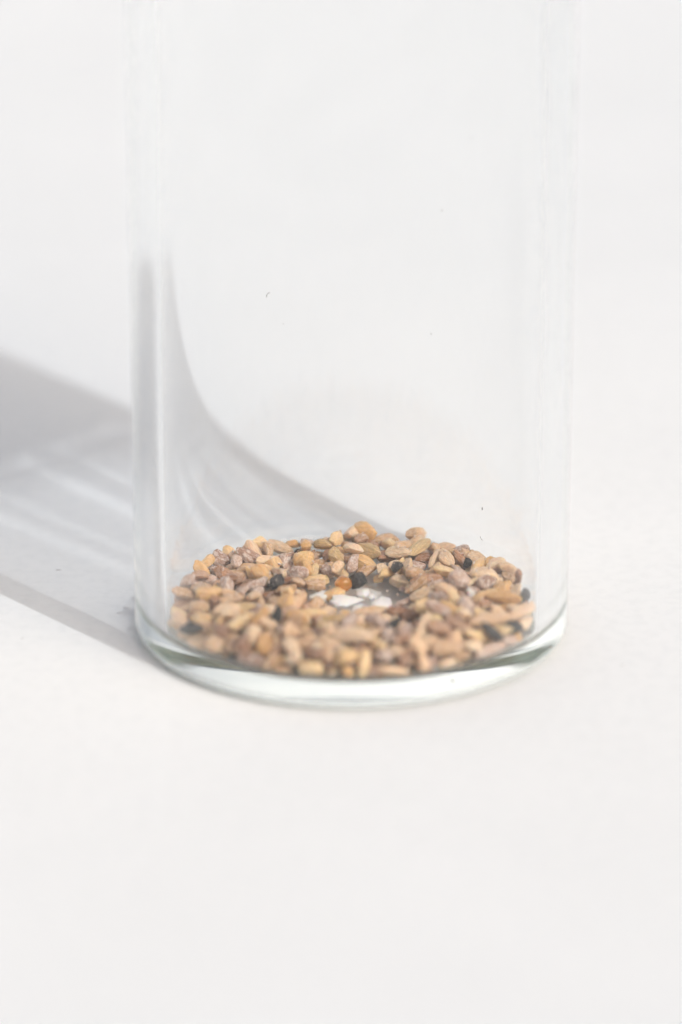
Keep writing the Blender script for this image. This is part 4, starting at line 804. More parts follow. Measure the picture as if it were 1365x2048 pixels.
('pebble', 0.043, 0.039, 0.03, 0.0992, -0.3555, 0.2134, 0.844, 0.529, 0.084, -0.03),
('grain', 0.061, 0.034, 0.032, -0.1483, -0.6604, 0.1847, 0.55, 0.155, 0.33, 0.751),
('grain', 0.056, 0.034, 0.024, -0.7117, 0.4057, 0.1635, 0.098, 0.301, -0.703, -0.637),
('pebble', 0.049, 0.038, 0.04, 0.6884, -0.4147, 0.1876, 0.278, -0.938, 0.072, -0.192),
('grain', 0.074, 0.05, 0.035, 0.2528, 0.7473, 0.1778, 0.753, -0.2, -0.5, 0.379),
('crumb', 0.018, 0.013, 0.013, -0.5949, -0.4321, 0.1137, 0.39, -0.479, -0.419, 0.665),
('grain', 0.065, 0.039, 0.028, 0.0122, 0.5153, 0.1885, 0.916, -0.13, -0.023, -0.378),
('husk', 0.083, 0.035, 0.027, 0.4746, -0.2405, 0.2238, 0.812, -0.086, 0.353, -0.458),
('grain', 0.06, 0.033, 0.031, 0.7584, 0.2473, 0.1962, 0.242, 0.189, -0.952, -0.017),
('crumb', 0.028, 0.019, 0.016, -0.5923, 0.4952, 0.1215, 0.044, 0.878, -0.303, -0.368),
('crumb', 0.032, 0.026, 0.018, 0.5529, -0.033, 0.1876, 0.732, -0.362, 0.497, 0.293),
('grain', 0.071, 0.039, 0.038, 0.1947, -0.2528, 0.191, 0.596, -0.365, -0.54, 0.469),
('pebble', 0.039, 0.033, 0.024, 0.3675, -0.3142, 0.19, 0.509, 0.643, 0.531, -0.213),
('pebble', 0.048, 0.041, 0.032, 0.1501, 0.361, 0.1371, 0.308, 0.517, -0.798, -0.015),
('husk', 0.078, 0.032, 0.03, -0.5576, 0.1826, 0.1692, 0.865, -0.256, -0.068, -0.426),
('grain', 0.059, 0.037, 0.027, -0.3315, -0.3628, 0.2247, 0.576, 0.311, 0.226, -0.721),
('grain', 0.061, 0.041, 0.028, -0.556, -0.3089, 0.1661, 0.214, 0.274, -0.937, 0.032),
('pebble', 0.044, 0.041, 0.035, 0.0011, 0.7325, 0.1759, 0.264, -0.44, 0.582, -0.63),
('grain', 0.074, 0.042, 0.033, 0.4314, -0.6274, 0.2017, 0.234, -0.409, 0.706, 0.529),
('crumb', 0.024, 0.018, 0.013, 0.539, 0.3458, 0.123, 0.803, -0.008, -0.594, 0.048),
('husk', 0.075, 0.032, 0.024, 0.4604, -0.4966, 0.2376, 0.794, 0.366, -0.092, -0.477),
('grain', 0.075, 0.045, 0.033, -0.2667, -0.4538, 0.2132, 0.066, -0.439, -0.333, 0.832),
('pebble', 0.041, 0.039, 0.03, 0.0433, -0.327, 0.1983, 0.855, 0.156, 0.454, -0.194),
('grain', 0.068, 0.046, 0.031, -0.5014, 0.0658, 0.2122, 0.936, 0.063, 0.058, -0.342),
('pebble', 0.042, 0.04, 0.031, 0.0781, 0.0652, 0.131, 0.792, -0.052, 0.029, -0.608),
('grain', 0.07, 0.041, 0.032, 0.5364, -0.5645, 0.2019, 0.859, -0.223, 0.251, 0.387),
('grain', 0.062, 0.041, 0.034, -0.0297, -0.2868, 0.2296, 0.588, 0.805, -0.049, -0.065),
('grain', 0.059, 0.032, 0.027, 0.5768, -0.4226, 0.1931, 0.783, -0.62, -0.001, 0.047),
('grain', 0.074, 0.05, 0.031, 0.1531, 0.6815, 0.1965, 0.031, 0.997, 0.058, 0.047),
('grain', 0.07, 0.041, 0.029, -0.2624, -0.6685, 0.2054, 0.289, -0.449, -0.838, 0.111),
('grain', 0.057, 0.032, 0.025, 0.7461, 0.1669, 0.1895, 0.36, 0.468, 0.679, 0.436),
('pebble', 0.058, 0.047, 0.037, 0.0929, -0.5549, 0.2093, 0.657, -0.634, -0.247, 0.325),
('husk', 0.079, 0.033, 0.031, 0.2759, 0.3069, 0.1792, 0.717, -0.053, 0.161, -0.676),
('pebble', 0.053, 0.047, 0.038, 0.1934, -0.3661, 0.228, 0.432, -0.362, -0.753, -0.339),
('grain', 0.074, 0.049, 0.04, -0.1662, -0.0815, 0.1934, 0.539, 0.31, 0.065, 0.781),
('grain', 0.061, 0.039, 0.028, 0.5273, -0.1337, 0.1938, 0.211, 0.383, -0.899, -0.006),
('grain', 0.061, 0.039, 0.029, -0.7447, -0.3401, 0.1956, 0.354, 0.745, -0.525, -0.208),
('crumb', 0.032, 0.02, 0.018, -0.0275, -0.3878, 0.1868, 0.08, 0.408, 0.178, 0.892),
('husk', 0.097, 0.042, 0.034, 0.0073, -0.6474, 0.2426, 0.832, 0.496, -0.167, -0.185),
('pebble', 0.048, 0.04, 0.03, 0.6422, -0.2915, 0.2046, 0.283, 0.691, -0.548, -0.377),
('grain', 0.071, 0.048, 0.036, -0.6808, -0.4307, 0.1913, 0.368, -0.135, 0.224, 0.892),
('grain', 0.058, 0.032, 0.029, -0.0923, -0.0073, 0.148, 0.311, -0.277, -0.562, -0.714),
('grain', 0.066, 0.043, 0.029, 0.319, -0.6666, 0.2008, 0.06, 0.886, 0.162, 0.431),
('crumb', 0.029, 0.022, 0.021, 0.4725, 0.1483, 0.1704, 0.745, 0.025, -0.364, 0.558),
('pebble', 0.056, 0.052, 0.038, -0.3449, 0.1126, 0.1855, 0.128, -0.622, 0.768, -0.075),
('grain', 0.06, 0.038, 0.031, 0.2391, -0.5382, 0.2255, 0.061, 0.611, -0.788, 0.048),
('husk', 0.095, 0.033, 0.033, 0.3482, 0.6681, 0.2169, 0.704, 0.218, -0.234, -0.634),
('grain', 0.055, 0.034, 0.03, 0.5643, 0.3712, 0.1751, 0.354, 0.792, 0.493, 0.062),
('grain', 0.065, 0.036, 0.033, 0.1703, 0.292, 0.1606, 0.084, 0.933, 0.348, 0.041),
('crumb', 0.032, 0.027, 0.024, -0.4048, 0.2594, 0.1704, 0.037, -0.262, -0.964, -0.001),
('husk', 0.082, 0.035, 0.029, -0.6932, -0.0323, 0.2138, 0.391, -0.066, 0.151, 0.905),
('pebble', 0.055, 0.044, 0.046, -0.5452, -0.4715, 0.1693, 0.114, -0.971, 0.163, -0.134),
('grain', 0.064, 0.042, 0.032, 0.3045, 0.2063, 0.1893, 0.284, 0.853, 0.434, -0.056),
('grain', 0.066, 0.044, 0.03, -0.3176, 0.3566, 0.192, 0.615, 0.239, 0.166, 0.733),
('crumb', 0.019, 0.012, 0.012, -0.8364, 0.0576, 0.1737, 0.645, -0.12, 0.138, -0.742),
('grain', 0.073, 0.043, 0.033, -0.2581, -0.5551, 0.228, 0.777, 0.398, 0.408, 0.268),
('grain', 0.061, 0.036, 0.027, -0.1079, -0.5533, 0.2315, 0.51, -0.118, -0.195, 0.83),
('husk', 0.079, 0.029, 0.026, 0.2305, 0.0623, 0.1494, 0.803, -0.482, -0.165, -0.309),
('pebble', 0.045, 0.041, 0.031, 0.5761, -0.2937, 0.1959, 0.215, 0.884, 0.389, -0.144),
('grain', 0.061, 0.034, 0.028, -0.613, -0.1636, 0.1829, 0.606, -0.109, -0.682, -0.393),
('pebble', 0.056, 0.048, 0.034, -0.0807, 0.1091, 0.1331, 0.308, 0.07, -0.097, -0.944),
('husk', 0.088, 0.03, 0.031, 0.4056, -0.3473, 0.2384, 0.818, 0.524, 0.181, -0.155),
('pebble', 0.05, 0.04, 0.034, 0.277, -0.7191, 0.2278, 0.245, -0.782, 0.359, 0.446),
('grain', 0.057, 0.036, 0.03, 0.3069, -0.191, 0.2176, 0.979, 0.198, -0.003, 0.057),
('grain', 0.073, 0.041, 0.032, -0.1039, -0.1501, 0.223, 0.145, -0.108, 0.316, -0.931),
('grain', 0.066, 0.045, 0.034, -0.5387, -0.348, 0.2254, 0.863, -0.17, 0.09, 0.468),
('grain', 0.072, 0.042, 0.036, -0.6334, 0.2065, 0.1941, 0.323, -0.598, -0.619, 0.394),
('grain', 0.061, 0.038, 0.028, -0.1393, 0.586, 0.1822, 0.296, -0.073, 0.178, 0.936),
('husk', 0.097, 0.034, 0.03, 0.4482, 0.5851, 0.2029, 0.675, 0.651, -0.215, -0.273),
('pebble', 0.056, 0.053, 0.045, 0.5002, 0.02, 0.2348, 0.172, 0.431, 0.883, -0.07),
('grain', 0.054, 0.035, 0.028, 0.5323, 0.0802, 0.2005, 0.12, 0.122, 0.792, 0.586),
('grain', 0.062, 0.042, 0.028, 0.4563, 0.4078, 0.1867, 0.234, -0.481, -0.845, 0.012),
('crumb', 0.019, 0.017, 0.01, 0.3508, -0.5346, 0.1168, 0.6, 0.027, 0.604, 0.525),
('grain', 0.066, 0.043, 0.035, 0.0763, -0.1002, 0.2041, 0.168, -0.615, 0.633, -0.439),
('husk', 0.076, 0.027, 0.025, -0.6003, -0.4202, 0.1688, 0.498, 0.164, 0.799, -0.294),
('grain', 0.071, 0.045, 0.036, 0.3687, 0.3396, 0.1941, 0.464, 0.032, 0.09, -0.881),
('grain', 0.055, 0.037, 0.029, 0.7354, -0.214, 0.1833, 0.227, -0.211, 0.0, -0.951),
('husk', 0.093, 0.04, 0.031, 0.5941, -0.4542, 0.2424, 0.189, 0.041, 0.056, -0.98),
('grain', 0.056, 0.036, 0.028, -0.3511, -0.7441, 0.1605, 0.469, -0.166, 0.733, 0.463),
('husk', 0.074, 0.025, 0.026, -0.4093, 0.4472, 0.1567, 0.905, -0.19, 0.062, 0.376),
('crumb', 0.024, 0.019, 0.015, -0.267, 0.6373, 0.1201, 0.21, 0.405, -0.087, -0.885),
('crumb', 0.028, 0.023, 0.021, 0.3985, 0.1401, 0.1429, 0.366, -0.747, -0.28, -0.479),
('husk', 0.083, 0.034, 0.029, 0.5947, -0.5587, 0.2282, 0.886, -0.092, 0.403, 0.211),
('crumb', 0.028, 0.026, 0.023, 0.1366, -0.6733, 0.1712, 0.648, -0.526, 0.528, 0.158),
('pebble', 0.053, 0.048, 0.039, -0.2939, -0.0445, 0.1955, 0.61, 0.507, -0.572, -0.207),
('husk', 0.092, 0.034, 0.031, 0.1847, 0.6049, 0.2282, 0.855, 0.395, -0.042, -0.333),
('crumb', 0.027, 0.025, 0.018, 0.0756, -0.4523, 0.1807, 0.141, 0.095, -0.366, -0.915),
('grain', 0.061, 0.038, 0.032, 0.4319, -0.0753, 0.2267, 0.202, 0.232, 0.571, 0.761),
('crumb', 0.02, 0.012, 0.012, 0.4599, -0.6786, 0.1183, 0.958, -0.007, -0.286, 0.015),
('crumb', 0.022, 0.019, 0.013, 0.4089, 0.5261, 0.1647, 0.543, 0.206, 0.276, 0.766),
('grain', 0.06, 0.037, 0.029, 0.2162, -0.6513, 0.2331, 0.052, -0.453, 0.865, -0.209),
('grain', 0.065, 0.04, 0.035, -0.4871, 0.3966, 0.1994, 0.351, -0.41, 0.819, 0.193),
('crumb', 0.022, 0.02, 0.017, -0.6613, -0.1535, 0.1171, 0.915, 0.142, -0.009, -0.377),
('grain', 0.071, 0.042, 0.031, 0.0072, -0.0961, 0.1888, 0.121, -0.769, 0.37, -0.507),
('crumb', 0.028, 0.018, 0.018, -0.1544, -0.5103, 0.1952, 0.286, 0.651, -0.19, -0.677),
('husk', 0.079, 0.026, 0.027, 0.1024, -0.6742, 0.2207, 0.017, 0.487, 0.873, -0.021),
('grain', 0.057, 0.034, 0.025, 0.2758, -0.4064, 0.1891, 0.765, -0.511, 0.366, 0.137),
('husk', 0.084, 0.036, 0.03, -0.4879, -0.4585, 0.2281, 0.048, -0.495, 0.856, -0.141),
('crumb', 0.034, 0.023, 0.022, -0.5927, 0.0002, 0.2097, 0.712, 0.657, 0.219, -0.113),
('grain', 0.071, 0.039, 0.031, -0.5639, -0.2715, 0.2135, 0.97, -0.151, -0.011, 0.19),
('grain', 0.061, 0.034, 0.029, 0.3071, 0.0952, 0.182, 0.321, 0.888, -0.024, 0.329),
('grain', 0.063, 0.044, 0.027, 0.4477, 0.2111, 0.1965, 0.114, 0.982, 0.057, -0.143),
('grain', 0.074, 0.05, 0.038, -0.5752, 0.5676, 0.2161, 0.395, 0.09, -0.892, -0.198),
('grain', 0.066, 0.04, 0.028, 0.6246, 0.4489, 0.163, 0.079, -0.219, 0.56, -0.795),
('grain', 0.067, 0.044, 0.035, -0.504, 0.1902, 0.2264, 0.634, 0.356, -0.548, -0.414),
('grain', 0.073, 0.044, 0.034, 0.6344, 0.0613, 0.2096, 0.867, -0.322, -0.124, 0.36),
('husk', 0.088, 0.03, 0.032, 0.0994, -0.4699, 0.2447, 0.399, -0.393, -0.358, 0.747),
('husk', 0.076, 0.03, 0.03, 0.0491, -0.2386, 0.2143, 0.446, -0.061, 0.329, 0.83),
('pebble', 0.046, 0.042, 0.033, -0.1643, -0.2819, 0.2415, 0.559, -0.543, -0.6, 0.182),
('pebble', 0.058, 0.053, 0.038, -0.6534, -0.1297, 0.2288, 0.577, 0.796, 0.137, 0.124),
('pebble', 0.04, 0.036, 0.026, 0.5107, -0.3708, 0.2197, 0.204, -0.092, 0.674, 0.704),
('pebble', 0.054, 0.046, 0.035, 0.5111, -0.3003, 0.2458, 0.241, -0.699, -0.674, 0.02),
('grain', 0.062, 0.036, 0.032, -0.2404, -0.35, 0.201, 0.883, 0.389, 0.236, -0.113),
('grain', 0.072, 0.039, 0.032, -0.0635, 0.2756, 0.1878, 0.427, -0.691, -0.38, 0.442),
('husk', 0.076, 0.027, 0.026, 0.255, -0.3313, 0.2188, 0.382, 0.256, 0.409, 0.788),
('husk', 0.093, 0.032, 0.035, 0.3966, -0.1301, 0.2134, 0.506, -0.223, -0.086, 0.829),
('pebble', 0.046, 0.036, 0.033, -0.3532, -0.0621, 0.1653, 0.554, 0.126, 0.42, 0.707),
('pebble', 0.042, 0.037, 0.034, 0.2215, 0.2642, 0.1983, 0.78, -0.381, -0.306, 0.391),
('grain', 0.062, 0.034, 0.028, 0.2798, 0.639, 0.1561, 0.463, 0.353, -0.454, 0.674),
('pebble', 0.058, 0.054, 0.043, -0.3882, 0.0264, 0.2035, 0.528, 0.603, -0.378, -0.464),
('grain', 0.066, 0.04, 0.033, -0.2532, 0.3465, 0.2185, 0.605, 0.239, -0.014, -0.76),
('pebble', 0.041, 0.032, 0.034, -0.2112, 0.3361, 0.165, 0.251, -0.506, -0.784, -0.256),
('husk', 0.081, 0.027, 0.025, 0.1894, -0.1573, 0.193, 0.48, 0.593, -0.13, -0.634),
('grain', 0.053, 0.031, 0.027, 0.4342, -0.2899, 0.2319, 0.258, -0.222, -0.88, 0.333),
('crumb', 0.021, 0.02, 0.016, 0.3747, 0.674, 0.1168, 0.837, 0.28, -0.048, -0.468),
('husk', 0.076, 0.029, 0.026, -0.1747, -0.3815, 0.2342, 0.164, 0.539, 0.824, 0.062),
('grain', 0.061, 0.036, 0.026, 0.4968, -0.4498, 0.2612, 0.067, 0.817, 0.462, -0.338),
('grain', 0.066, 0.042, 0.029, -0.5866, 0.1503, 0.2314, 0.902, 0.003, 0.158, 0.402),
('pebble', 0.054, 0.047, 0.042, -0.6502, 0.4668, 0.1457, 0.841, 0.382, 0.174, -0.341),
('husk', 0.092, 0.033, 0.037, 0.1146, 0.3289, 0.1927, 0.661, 0.735, -0.112, 0.101),
('crumb', 0.029, 0.018, 0.016, -0.3129, -0.4784, 0.2043, 0.46, 0.402, 0.405, 0.68),
('husk', 0.075, 0.032, 0.024, 0.7932, -0.1564, 0.1429, 0.364, -0.242, 0.864, -0.248),
('crumb', 0.033, 0.022, 0.026, 0.4058, 0.5735, 0.1636, 0.132, -0.376, -0.888, 0.231),
('husk', 0.074, 0.032, 0.027, 0.2311, 0.4853, 0.182, 0.77, 0.592, -0.199, -0.132),
('husk', 0.079, 0.028, 0.029, 0.6212, -0.3762, 0.2123, 0.941, 0.004, 0.278, 0.193),
('grain', 0.065, 0.041, 0.031, -0.4058, -0.3722, 0.217, 0.513, -0.155, 0.593, -0.602),
('grain', 0.057, 0.031, 0.03, -0.5623, -0.522, 0.2166, 0.804, 0.438, -0.044, -0.4),
('crumb', 0.021, 0.014, 0.016, -0.2067, 0.424, 0.1149, 0.075, -0.247, -0.858, 0.444),
('grain', 0.066, 0.041, 0.028, -0.5011, -0.1919, 0.1856, 0.954, -0.263, -0.121, -0.083),
('amber', 0.034, 0.032, 0.036, -0.0098, 0.1698, 0.1334, 0.888, -0.301, -0.284, 0.199),
('cube', 0.034, 0.034, 0.034, -0.214, 0.481, 0.1696, 0.326, 0.422, -0.845, 0.043)]

# colours seen in the photograph: pixel of the 1365 x 2048 frame -> seed colour
SEEN = [(660,1082,'olive'),(700,1078,'peach'),(495,1109,'mauve'),(447,1130,'mauve'),(402,1147,'brown'),(430,1157,'golden'),(516,1127,'peach'),
(357,1168,'tan'),(574,1130,'mauve'),(626,1137,'golden'),(567,1157,'black'),(467,1168,'mauve'),(512,1171,'mauve'),(564,1181,'golden'),(626,1178,'tan'),
(559,1206,'black'),(647,1212,'peach'),(437,1223,'golden'),(481,1240,'golden'),(433,1195,'brown'),(390,1250,'black'),(454,1271,'peach'),(540,1223,'golden'),
(547,1278,'golden'),(499,1278,'brown'),(636,1250,'peach'),(609,1285,'tan'),(523,1330,'mauve'),(574,1302,'peach'),(357,1199,'mauve'),(814,1118,'black'),
(737,1103,'olive'),(788,1081,'tan'),(836,1100,'olive'),(938,1127,'black'),(931,1103,'brown'),(975,1122,'golden'),(1045,1177,'black'),(1056,1199,'peach'),
(960,1242,'black'),(1034,1261,'black'),(913,1279,'peach'),(840,1290,'peach'),(957,1166,'mauve'),(920,1158,'mauve'),(898,1173,'peach'),(770,1162,'golden'),
(737,1177,'golden'),(821,1155,'tan'),(843,1136,'tan'),(810,1188,'mauve'),(953,1195,'mauve'),(916,1195,'mauve'),(785,1231,'black'),(801,1206,'brown'),
(704,1272,'peach'),(766,1264,'golden'),(777,1323,'mauve'),(737,1301,'brown'),(865,1312,'peach'),(916,1323,'peach'),(854,1253,'peach'),(1023,1235,'peach'),
(604,1152,'tan'),(890,1130,'golden'),(870,1150,'brown'),(1000,1150,'tan'),(1020,1190,'golden'),(880,1230,'golden'),(690,1340,'golden'),(620,1320,'golden')]
WORD = {'tan': 'tan', 'golden': 'golden', 'brown': 'reddish', 'mauve': 'mauve', 'peach': 'peach', 'olive': 'olive', 'black': 'black', 'white': 'chalky'}
NAME = {'grain': 'seed', 'husk': 'husked_grain', 'pebble': 'kernel', 'crumb': 'crumb', 'cube': 'black_cube', 'amber': 'amber_bead'}
CAT = {'grain': 'seed', 'husk': 'grain', 'pebble': 'kernel', 'crumb': 'crumb', 'cube': 'cube', 'amber': 'bead'}
NOUN = {'grain': 'oval seed', 'husk': 'ridged grain', 'pebble': 'lumpy kernel', 'crumb': 'tiny crumb'}
rnd = random.Random(11)
items = []
def keep(row):
    k, x, y, z = row[0], row[4], row[5], row[6]
    if k in ('amber', 'cube'): return True
    u_, v_ = project(Vector((x, y, z)))
    if math.hypot(u_ - 700, (v_ - 1157) * 1.3) < 40: return False                      # the bead and the cube lie free
    if v_ < 1074 and u_ < 660: return False
    if v_ < 1095 and abs((Quaternion(row[7:11]) @ Vector((1, 0, 0))).z) > .5: return False   # nothing stands on end along the back
    if y > .30 and z > .19: return False
    if x < -.35 and y > 0 and z > .185: return False
    gap_ = math.hypot((x - .04) / .31, (y - .02) / .23)
    if gap_ < .45: return False                                                          # bare patch of floor in the middle
    if gap_ < .85: return z < .135
    if abs(x - .04) < .28 and -.42 < y < 0: return z < .165
    return True
SEEDS = [r_ for r_ in SEEDS if keep(r_)]
SEEDS += [('pebble', .085, .060, .020, -.02, .05, .118, 1, .02, .03, .3), ('pebble', .06, .05, .022, -.15, .09, .118, .9, .03, .02, .5), ('pebble', .065, .05, .022, .14, .02, .118, .7, .04, .02, .6),
          ('pebble', .06, .045, .02, .05, -.07, .117, .8, .02, .04, -.4), ('pebble', .045, .038, .018, .06, .14, .116, .8, .03, .0, .7),
          ('crumb', .028, .022, .018, .09, .10, .118, .8, .03, .0, .7)]
N_FLAKES = 6
for row in SEEDS:
    kind, a, b, c, x, y, z, qw, qx, qy, qz = row
    p = Vector((x, y, z + .002)); u, v = project(p)
    items.append(dict(kind=kind, d=(a, b, c), p=p, q=Quaternion((qw, qx, qy, qz)), u=u, v=v, mat=None))
for it in items[-N_FLAKES:]: it['mat'] = 'white'
def hidden(it):
    n = 0
    for o in items:
        if o is not it and abs(o['u'] - it['u']) < 30 and abs(o['v'] - it['v']) < 18 and (o['p'] - CAM).length < (it['p'] - CAM).length - .03: n += 1
    return n
for it in items:                                        # the bead and the cube lie side by side behind the bare patch
    for kd, uv, zz, qq, dd in (('amber', (687, 1160), .16, (.9, .3, .2, .1), (.042, .037, .040)), ('cube', (715, 1153), .16, (.85, .32, .25, .35), (.042, .040, .044))):
        if it['kind'] == kd:
            dv = fw + Vector((1, 0, 0)) * ((uv[0] - 682.5) / FPX) - up * ((uv[1] - 1024) / FPX)
            it['p'] = CAM + dv * ((zz - CAM.z) / dv.z); it['q'] = Quaternion(qq).normalized(); it['d'] = dd; it['u'], it['v'] = uv
for it in items: it['hid'] = hidden(it)
for u, v, m in SEEN:
    best = None
    for it in items:
        if it['mat'] or it['kind'] in ('cube', 'amber'): continue
        s = math.hypot(it['u'] - u, (it['v'] - v) * 1.4) + 14 * it['hid'] + (40 if it['kind'] == 'crumb' else 0)
        if best is None or s < best[0]: best = (s, it)
    if best[0] < 70: best[1]['mat'] = m
    if best[0] < 70 and m == 'black': best[1]['land'] = True
for it in items:
    if it['kind'] == 'cube': it['mat'] = 'black'
    elif it['kind'] == 'amber': it['mat'] = 'amber'
    elif it['mat'] is None:
        if it['kind'] == 'crumb': it['mat'] = rnd.choices(['brown', 'tan', 'mauve', 'white', 'black'], [3, 3, 2, .7, .7])[0]
        elif it['kind'] == 'husk': it['mat'] = rnd.choices(['tan', 'mauve', 'brown', 'golden'], [5, 2.5, 2, 2])[0]
        else: it['mat'] = rnd.choices(['tan', 'golden', 'brown', 'mauve', 'peach', 'olive', 'white'], [8, 6.5, 3.0, 3.2, 4.2, .7, .0])[0]
# landmarks for the labels
def rim(p):
    a = math.degrees(math.atan2(p.y, p.x)) % 360
    side = ['right', 'back right', 'back', 'back left', 'left', 'front left', 'front', 'front right'][int((a + 22.5) // 45) % 8]
    return side
lands = []
seen_names = {}
for it in items:
    if it['kind'] == 'amber': lands.append((it, 'the amber bead'))
    elif it['kind'] == 'cube': lands.append((it, 'the black cube'))
    elif it.get('land'):
        r = math.hypot(it['p'].x, it['p'].y)
        noun = {'grain': 'seed', 'husk': 'grain', 'pebble': 'kernel', 'crumb': 'crumb'}[it['kind']]
        nm = 'the %s%s black %s' % ('' if r > .6 else 'inner ', rim(it['p']), noun)
        if nm in seen_names: continue
        seen_names[nm] = 1; it['lname'] = nm; lands.append((it, nm))
clusters = {}
for it in items:
    k = it['kind']
    if k == 'amber': it['label'] = 'glossy translucent amber bead in the middle of the seeds, beside the black cube'; continue
    if k == 'cube': it['label'] = 'matt black rounded cube in the middle of the seeds, beside the amber bead'; continue
    if it.get('lname'): it['label'] = it['lname'][4:] + ' of the layer of seeds in the jar'; continue
    dist, bi = min(((l[0]['p'] - it['p']).length, i) for i, l in enumerate(lands) if l[0] is not it)
    L, nm = lands[bi]
    ang = math.degrees(math.atan2(it['p'].y - L['p'].y, it['p'].x - L['p'].x)) % 360
    dr = ['right of', 'behind and right of', 'behind', 'behind and left of', 'left of', 'in front and left of', 'in front of', 'in front and right of'][int((ang + 22.5) // 45) % 8]
    clusters.setdefault('%s %s %s %s' % (WORD[it['mat']], NOUN[k], dr, nm), []).append((dist, id(it), it))
ORD = ['nearest', 'second nearest', 'third nearest', 'fourth nearest', 'fifth nearest', 'sixth nearest', 'seventh nearest', 'eighth nearest', 'ninth nearest', 'tenth nearest']
for key, ms in clusters.items():
    ms.sort(key=lambda m: m[0])
    for n_, m in enumerate(ms):
        m[2]['label'] = ((ORD[min(n_, 9)] + ' ') if len(ms) > 1 else '') + key
nseed = 0
for it in items:
    k = it['kind']
    i = rnd.randrange(len(SHAPES[k]))
    mat = it['mat']
    o = bpy.data.objects.new(NAME[k], variant(k, i, mat)); C.objects.link(o)
    o.location = it['p'] * S
    o.rotation_mode = 'QUATERNION'
    q = it['q']
    if rnd.random() < .5: q = q @ Quaternion((0, 0, 1), math.pi)
    o.rotation_quaternion = q
    f = .92 if k == 'cube' else (.82 if mat == 'black' else 1.0)
    o.scale = [v * S * f for v in it['d']]
    o['label'] = it['label'].strip(); o['category'] = CAT[k]
    if k not in ('amber', 'cube'):
        o['group'] = {'grain': 'oval seeds in the jar', 'husk': 'ridged grains in the jar', 'pebble': 'lumpy kernels in the jar', 'crumb': 'tiny crumbs in the jar'}[k]
    o.cycles.is_caustics_receiver = True

# ------------------------------------------------------------------ fine chaff and husk dust shed by the seeds
bpy.context.view_layer.update()
dg = bpy.context.evaluated_depsgraph_get()
bm = bmesh.new()
for n_ in range(420):
    r = (RI - .06) * math.sqrt(rnd.random()); a = rnd.uniform(0, 2 * math.pi)
    ok, loc, nor, idx, ho, mx = SC.ray_cast(dg, Vector((r * math.cos(a), r * math.sin(a), .9)) * S, Vector((0, 0, -1)))
    if not ok: continue
    rr = rnd.uniform(.004, .011) * S
    t1 = nor.orthogonal().normalized(); t1 = Quaternion(nor, rnd.uniform(0, 6.28)) @ t1; t2 = nor.cross(t1)
    base = loc + nor * rr * .55
    vs_ = [bm.verts.new(base + t1 * rr * rnd.uniform(.9, 1.6)), bm.verts.new(base + t2 * rr * rnd.uniform(.5, .9)), bm.verts.new(base - t1 * rr * rnd.uniform(.9, 1.4)),
           bm.verts.new(base - t2 * rr * rnd.uniform(.5, .9)), bm.verts.new(base + nor * rr * .6), bm.verts.new(base - nor * rr * .4)]
    for q1 in range(4):
        bm.faces.new((vs_[q1], vs_[(q1 + 1) % 4], vs_[4])); bm.faces.new((vs_[(q1 + 1) % 4], vs_[q1], vs_[5]))
chaff = obj('chaff', finish(bm, 'chaff', False), MATS['mauve'], kind='stuff', label='fine pale husk dust and chaff scattered over the seeds')
chaff.cycles.is_caustics_receiver = True

# ------------------------------------------------------------------ lint and dust stuck to the inside of the glass, specks on the paper
LM = NT('dark_lint'); lb = LM.n('BsdfPrincipled'); lb.inputs['Base Color'].default_value = (.10, .09, .10, 1); lb.inputs['Roughness'].default_value = .8
LM.l(lb.outputs[0], LM.out.inputs[0])
def fibre(pts, r, label, loc, rz=0):
    bm = bmesh.new(); rings = []
    for i, p in enumerate(pts):
        a = Vector(pts[max(i - 1, 0)]); b = Vector(pts[min(i + 1, len(pts) - 1)]); t = (b - a).normalized()
        s1 = t.orthogonal().normalized(); s2 = t.cross(s1)
        rr = r * (.45 + .55 * math.sin(math.pi * (i + .5) / len(pts)))
        rings.append([bm.verts.new((Vector(p) + (s1 * math.cos(k * math.pi / 3) + s2 * math.sin(k * math.pi / 3)) * rr) * S) for k in range(6)])
    for A_, B_ in zip(rings, rings[1:]):
        for k in range(6): bm.faces.new((A_[k], A_[(k + 1) % 6], B_[(k + 1) % 6], B_[k]))
    bm.faces.new(rings[0]); bm.faces.new(rings[-1])
    o = obj('lint_fibre', finish(bm, 'lint_fibre'), LM.m, label=label, category='lint', group='lint stuck inside the glass')
    o.location = Vector(loc) * S; o.rotation_euler = (0, 0, rz); return o
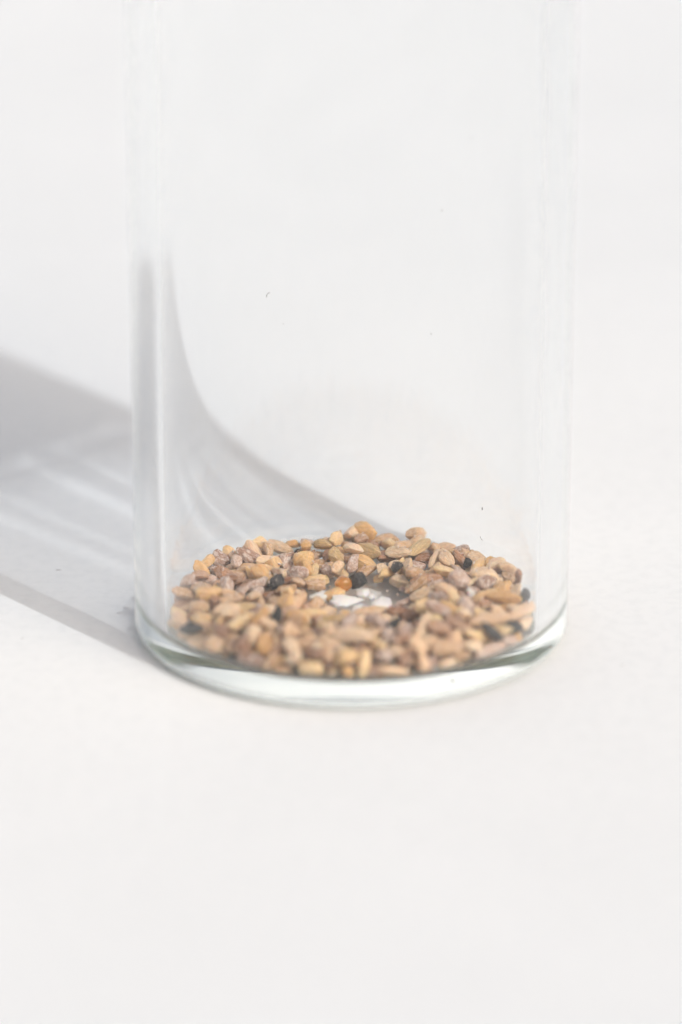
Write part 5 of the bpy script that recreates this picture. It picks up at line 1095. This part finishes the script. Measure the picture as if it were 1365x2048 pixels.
def on_wall(u, v, back=True):
    # point on the inner wall seen at pixel u, v (geometry of the real wall, found once from the photograph)
    d = fw + Vector((1, 0, 0)) * ((u - 682.5) / FPX) - up * ((v - 1024) / FPX)
    a = d.x ** 2 + d.y ** 2; b = 2 * (CAM.x * d.x + CAM.y * d.y); c = CAM.x ** 2 + CAM.y ** 2 - (RI - .006) ** 2
    s_ = math.sqrt(max(b * b - 4 * a * c, 0)); t = (-b + (s_ if back else -s_)) / (2 * a)
    return CAM + d * t
for (u, v, shp, r, lab) in [
    (529, 583, [(-.010, 0, -.012), (-.009, 0, -.002), (-.003, 0, .006), (.008, 0, .011)], .0016, 'tiny hooked dark fibre on the left half of the glass, high above the seeds'),
    (891, 414, [(-.004, 0, .006), (.001, 0, .001), (.002, 0, -.007)], .0013, 'tiny comma-shaped fibre high on the right half of the glass'),
    (983, 1010, [(0, 0, .007), (.001, 0, 0), (0, 0, -.008)], .0030, 'short upright grey speck of lint above the right rim of seeds'),
    (981, 1069, [(-.009, 0, .007), (-.006, 0, -.001), (.001, 0, -.006), (.009, 0, -.008)], .0013, 'curved hair of lint just above the seeds near the right wall'),
    (561, 641, [(-.003, 0, .002), (0, 0, 0), (.003, 0, -.002)], .0012, 'faint dust dot on the glass below the hooked fibre'),
    (869, 661, [(-.002, 0, .004), (0, 0, 0), (.002, 0, -.004)], .0012, 'faint dust dot on the right half of the glass at mid height'),
    (956, 270, [(-.002, 0, .003), (0, 0, 0), (.002, 0, -.003)], .0015, 'faint dust dot near the top right of the glass')]:
    p = on_wall(u, v); fibre(shp, r, lab, p, math.atan2(p.y, p.x) - math.pi / 2)
for (u, v, shp, r, lab) in [
    (118, 1140, [(-.013, 0, 0), (-.003, .002, 0), (.011, -.001, 0)], .0012, 'small grey fleck of lint lying on the paper in the shade left of the jar'),
    (45, 1277, [(-.004, 0, 0), (0, .002, 0), (.004, 0, 0)], .0012, 'tiny dust dot on the sunlit paper at the far left'),
    (420, 1590, [(-.005, 0, 0), (0, .002, 0), (.005, .001, 0)], .0012, 'tiny dust dot on the paper in front of the jar'),
    (1245, 1330, [(-.006, 0, 0), (0, .003, 0), (.005, 0, 0)], .0012, 'tiny dust dot on the paper right of the jar')]:
    d_ = fw + Vector((1, 0, 0)) * ((u - 682.5) / FPX) - up * ((v - 1024) / FPX)
    o = fibre(shp, r, lab, CAM + d_ * ((r - CAM.z) / d_.z)); o['group'] = 'dust on the paper'
